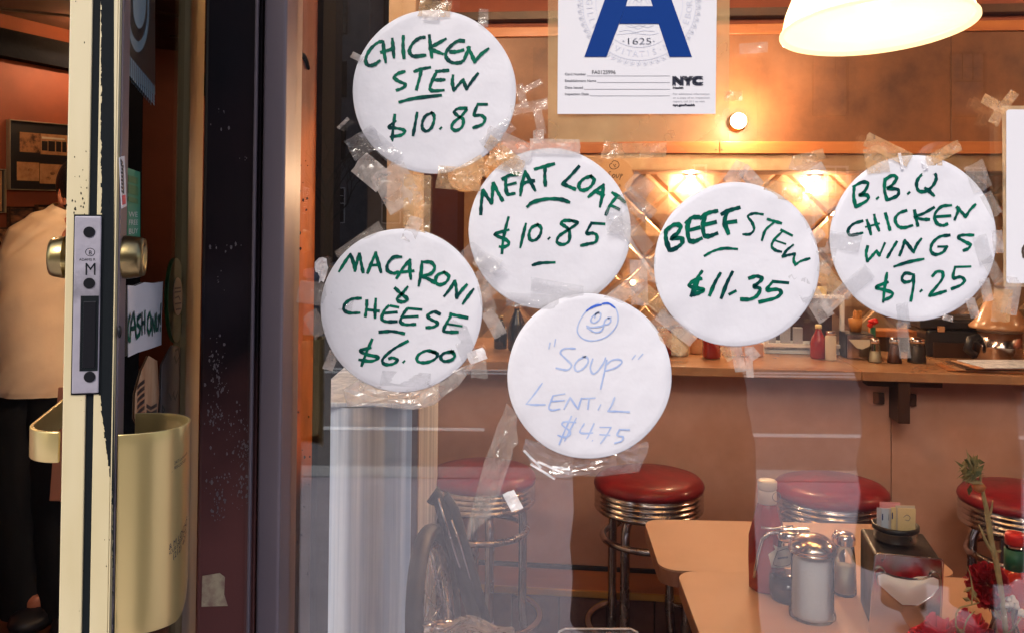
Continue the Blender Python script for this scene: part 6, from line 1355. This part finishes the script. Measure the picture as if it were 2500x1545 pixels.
for (x, y) in ((88, 1500), (190, 1510)):
    q = SP(x, y, -.05); MB().ball(q, .075, .13, .045, 16, 8).build('shoe', M['blackplastic'], sv_)
hc = SP(212, 466, .02); mb = MB(); mb.grid(lambda u, v: hc+Vector((.098*math.cos(u*6.2832)*math.cos((v-.42)*2.6), .115*math.sin(u*6.2832)*math.cos((v-.42)*2.6), .115*math.sin((v-.42)*2.6)+.02))+Vector((0, 0, 0)), 36, 18)
mb.build('hair', M['hair'], sv_)
q = SP(151, 480, -.07); mb = MB(); mb.tube([q+Vector((.004+.012*math.cos(a), 0, .026*math.sin(a))) for a in [k*.5236 for k in range(12)]], .0075, 8, closed=True); mb.ball(q+Vector((.006, .006, 0)), .012, .008, .022, 10, 6); mb.build('ear', M['skin'], sv_)
ap = MB().prism([SP(142, 945, -.19), SP(230, 945, -.19), SP(230, 1225, -.17), (SP(120, 1222, -.17)), SP(132, 1060, -.19)], (0, .006, 0)).build('apron', M['apron'], sv_, bevel=.002)

# ================================================================== PEOPLE ON THE PAVEMENT (seen only reflected in the glass)
def passer(x, y, label, hgt_=1.74, arms_up=True):
    t = thing('person', label, 'person', Vector((x, y, 0))); V = lambda a, b, c: Vector((x+a, y+b, c*hgt_/1.74))
    J = [(V(0, 0, .95), .13, .10), (V(0, 0, 1.18), .13, .10), (V(0, 0, 1.36), .16, .10), (V(0, 0, 1.50), .055), (V(0, .02, 1.60), .075, .09), (V(0, .02, 1.68), .07, .085)]
    E_ = [(0, 1), (1, 2), (2, 3), (3, 4), (4, 5)]
    for sg in (-1, 1):
        k = len(J); J += [(V(.19*sg, 0, 1.40), .055), (V(.27*sg, .04 if arms_up else 0, 1.14), .045), (V(.12*sg if arms_up else .26*sg, .26 if arms_up else .04, 1.36 if arms_up else .88), .032), (V(.05*sg if arms_up else .26*sg, .28 if arms_up else .06, 1.42 if arms_up else .80), .03)]
        E_ += [(2, k), (k, k+1), (k+1, k+2), (k+2, k+3)]
        k = len(J); J += [(V(.10*sg, 0, .88), .09), (V(.12*sg, .01, .48), .06), (V(.13*sg, 0, .09), .04), (V(.13*sg, .14, .04), .035)]
        E_ += [(0, k), (k, k+1), (k+1, k+2), (k+2, k+3)]
    skin_body('body', J, E_, M['skin'], t)
    W = lambda z, rx, ry: (V(0, 0, z), rx, ry, 0, 0)
    loft(interp([W(.22, .30, .22), W(.8, .28, .19), W(1.1, .23, .17), W(1.34, .25, .15), W(1.44, .16, .12), W(1.50, .08, .08)], 5), 36, .02, 4).build('coat', M['coat'], t)
    for sg in (-1, 1):
        if arms_up: loft(interp([(V(.20*sg, 0, 1.42), .08, .08, R(40*sg), 0), (V(.28*sg, .04, 1.15), .075, .075, 0, 0), (V(.15*sg, .22, 1.32), .055, .055, 0, 0)], 4), 18, .01, 5).build('sleeve', M['coat'], t)
        else: loft(interp([(V(.26*sg, .03, .86), .055, .055, 0, 0), (V(.27*sg, 0, 1.15), .07, .07, 0, 0), (V(.20*sg, 0, 1.42), .08, .08, R(40*sg), 0)], 4), 18, .01, 5).build('sleeve', M['coat'], t)
        loft(interp([(V(.13*sg, 0, .07), .075, .08, 0, 0), (V(.12*sg, .01, .48), .085, .09, 0, 0), (V(.10*sg, 0, .9), .12, .13, 0, 0)], 4), 20, .01, 6).build('trousers', M['trousers'], t)
    MB().ball(V(0, .0, 1.665), .085, .105, .095, 16, 10).build('hair', M['hair'], t)
passer(.50, -.40, 'photographer in a dark coat standing in front of the window')
passer(1.62, -.90, 'passer-by in a long dark coat standing right of the photographer', 1.80, False)
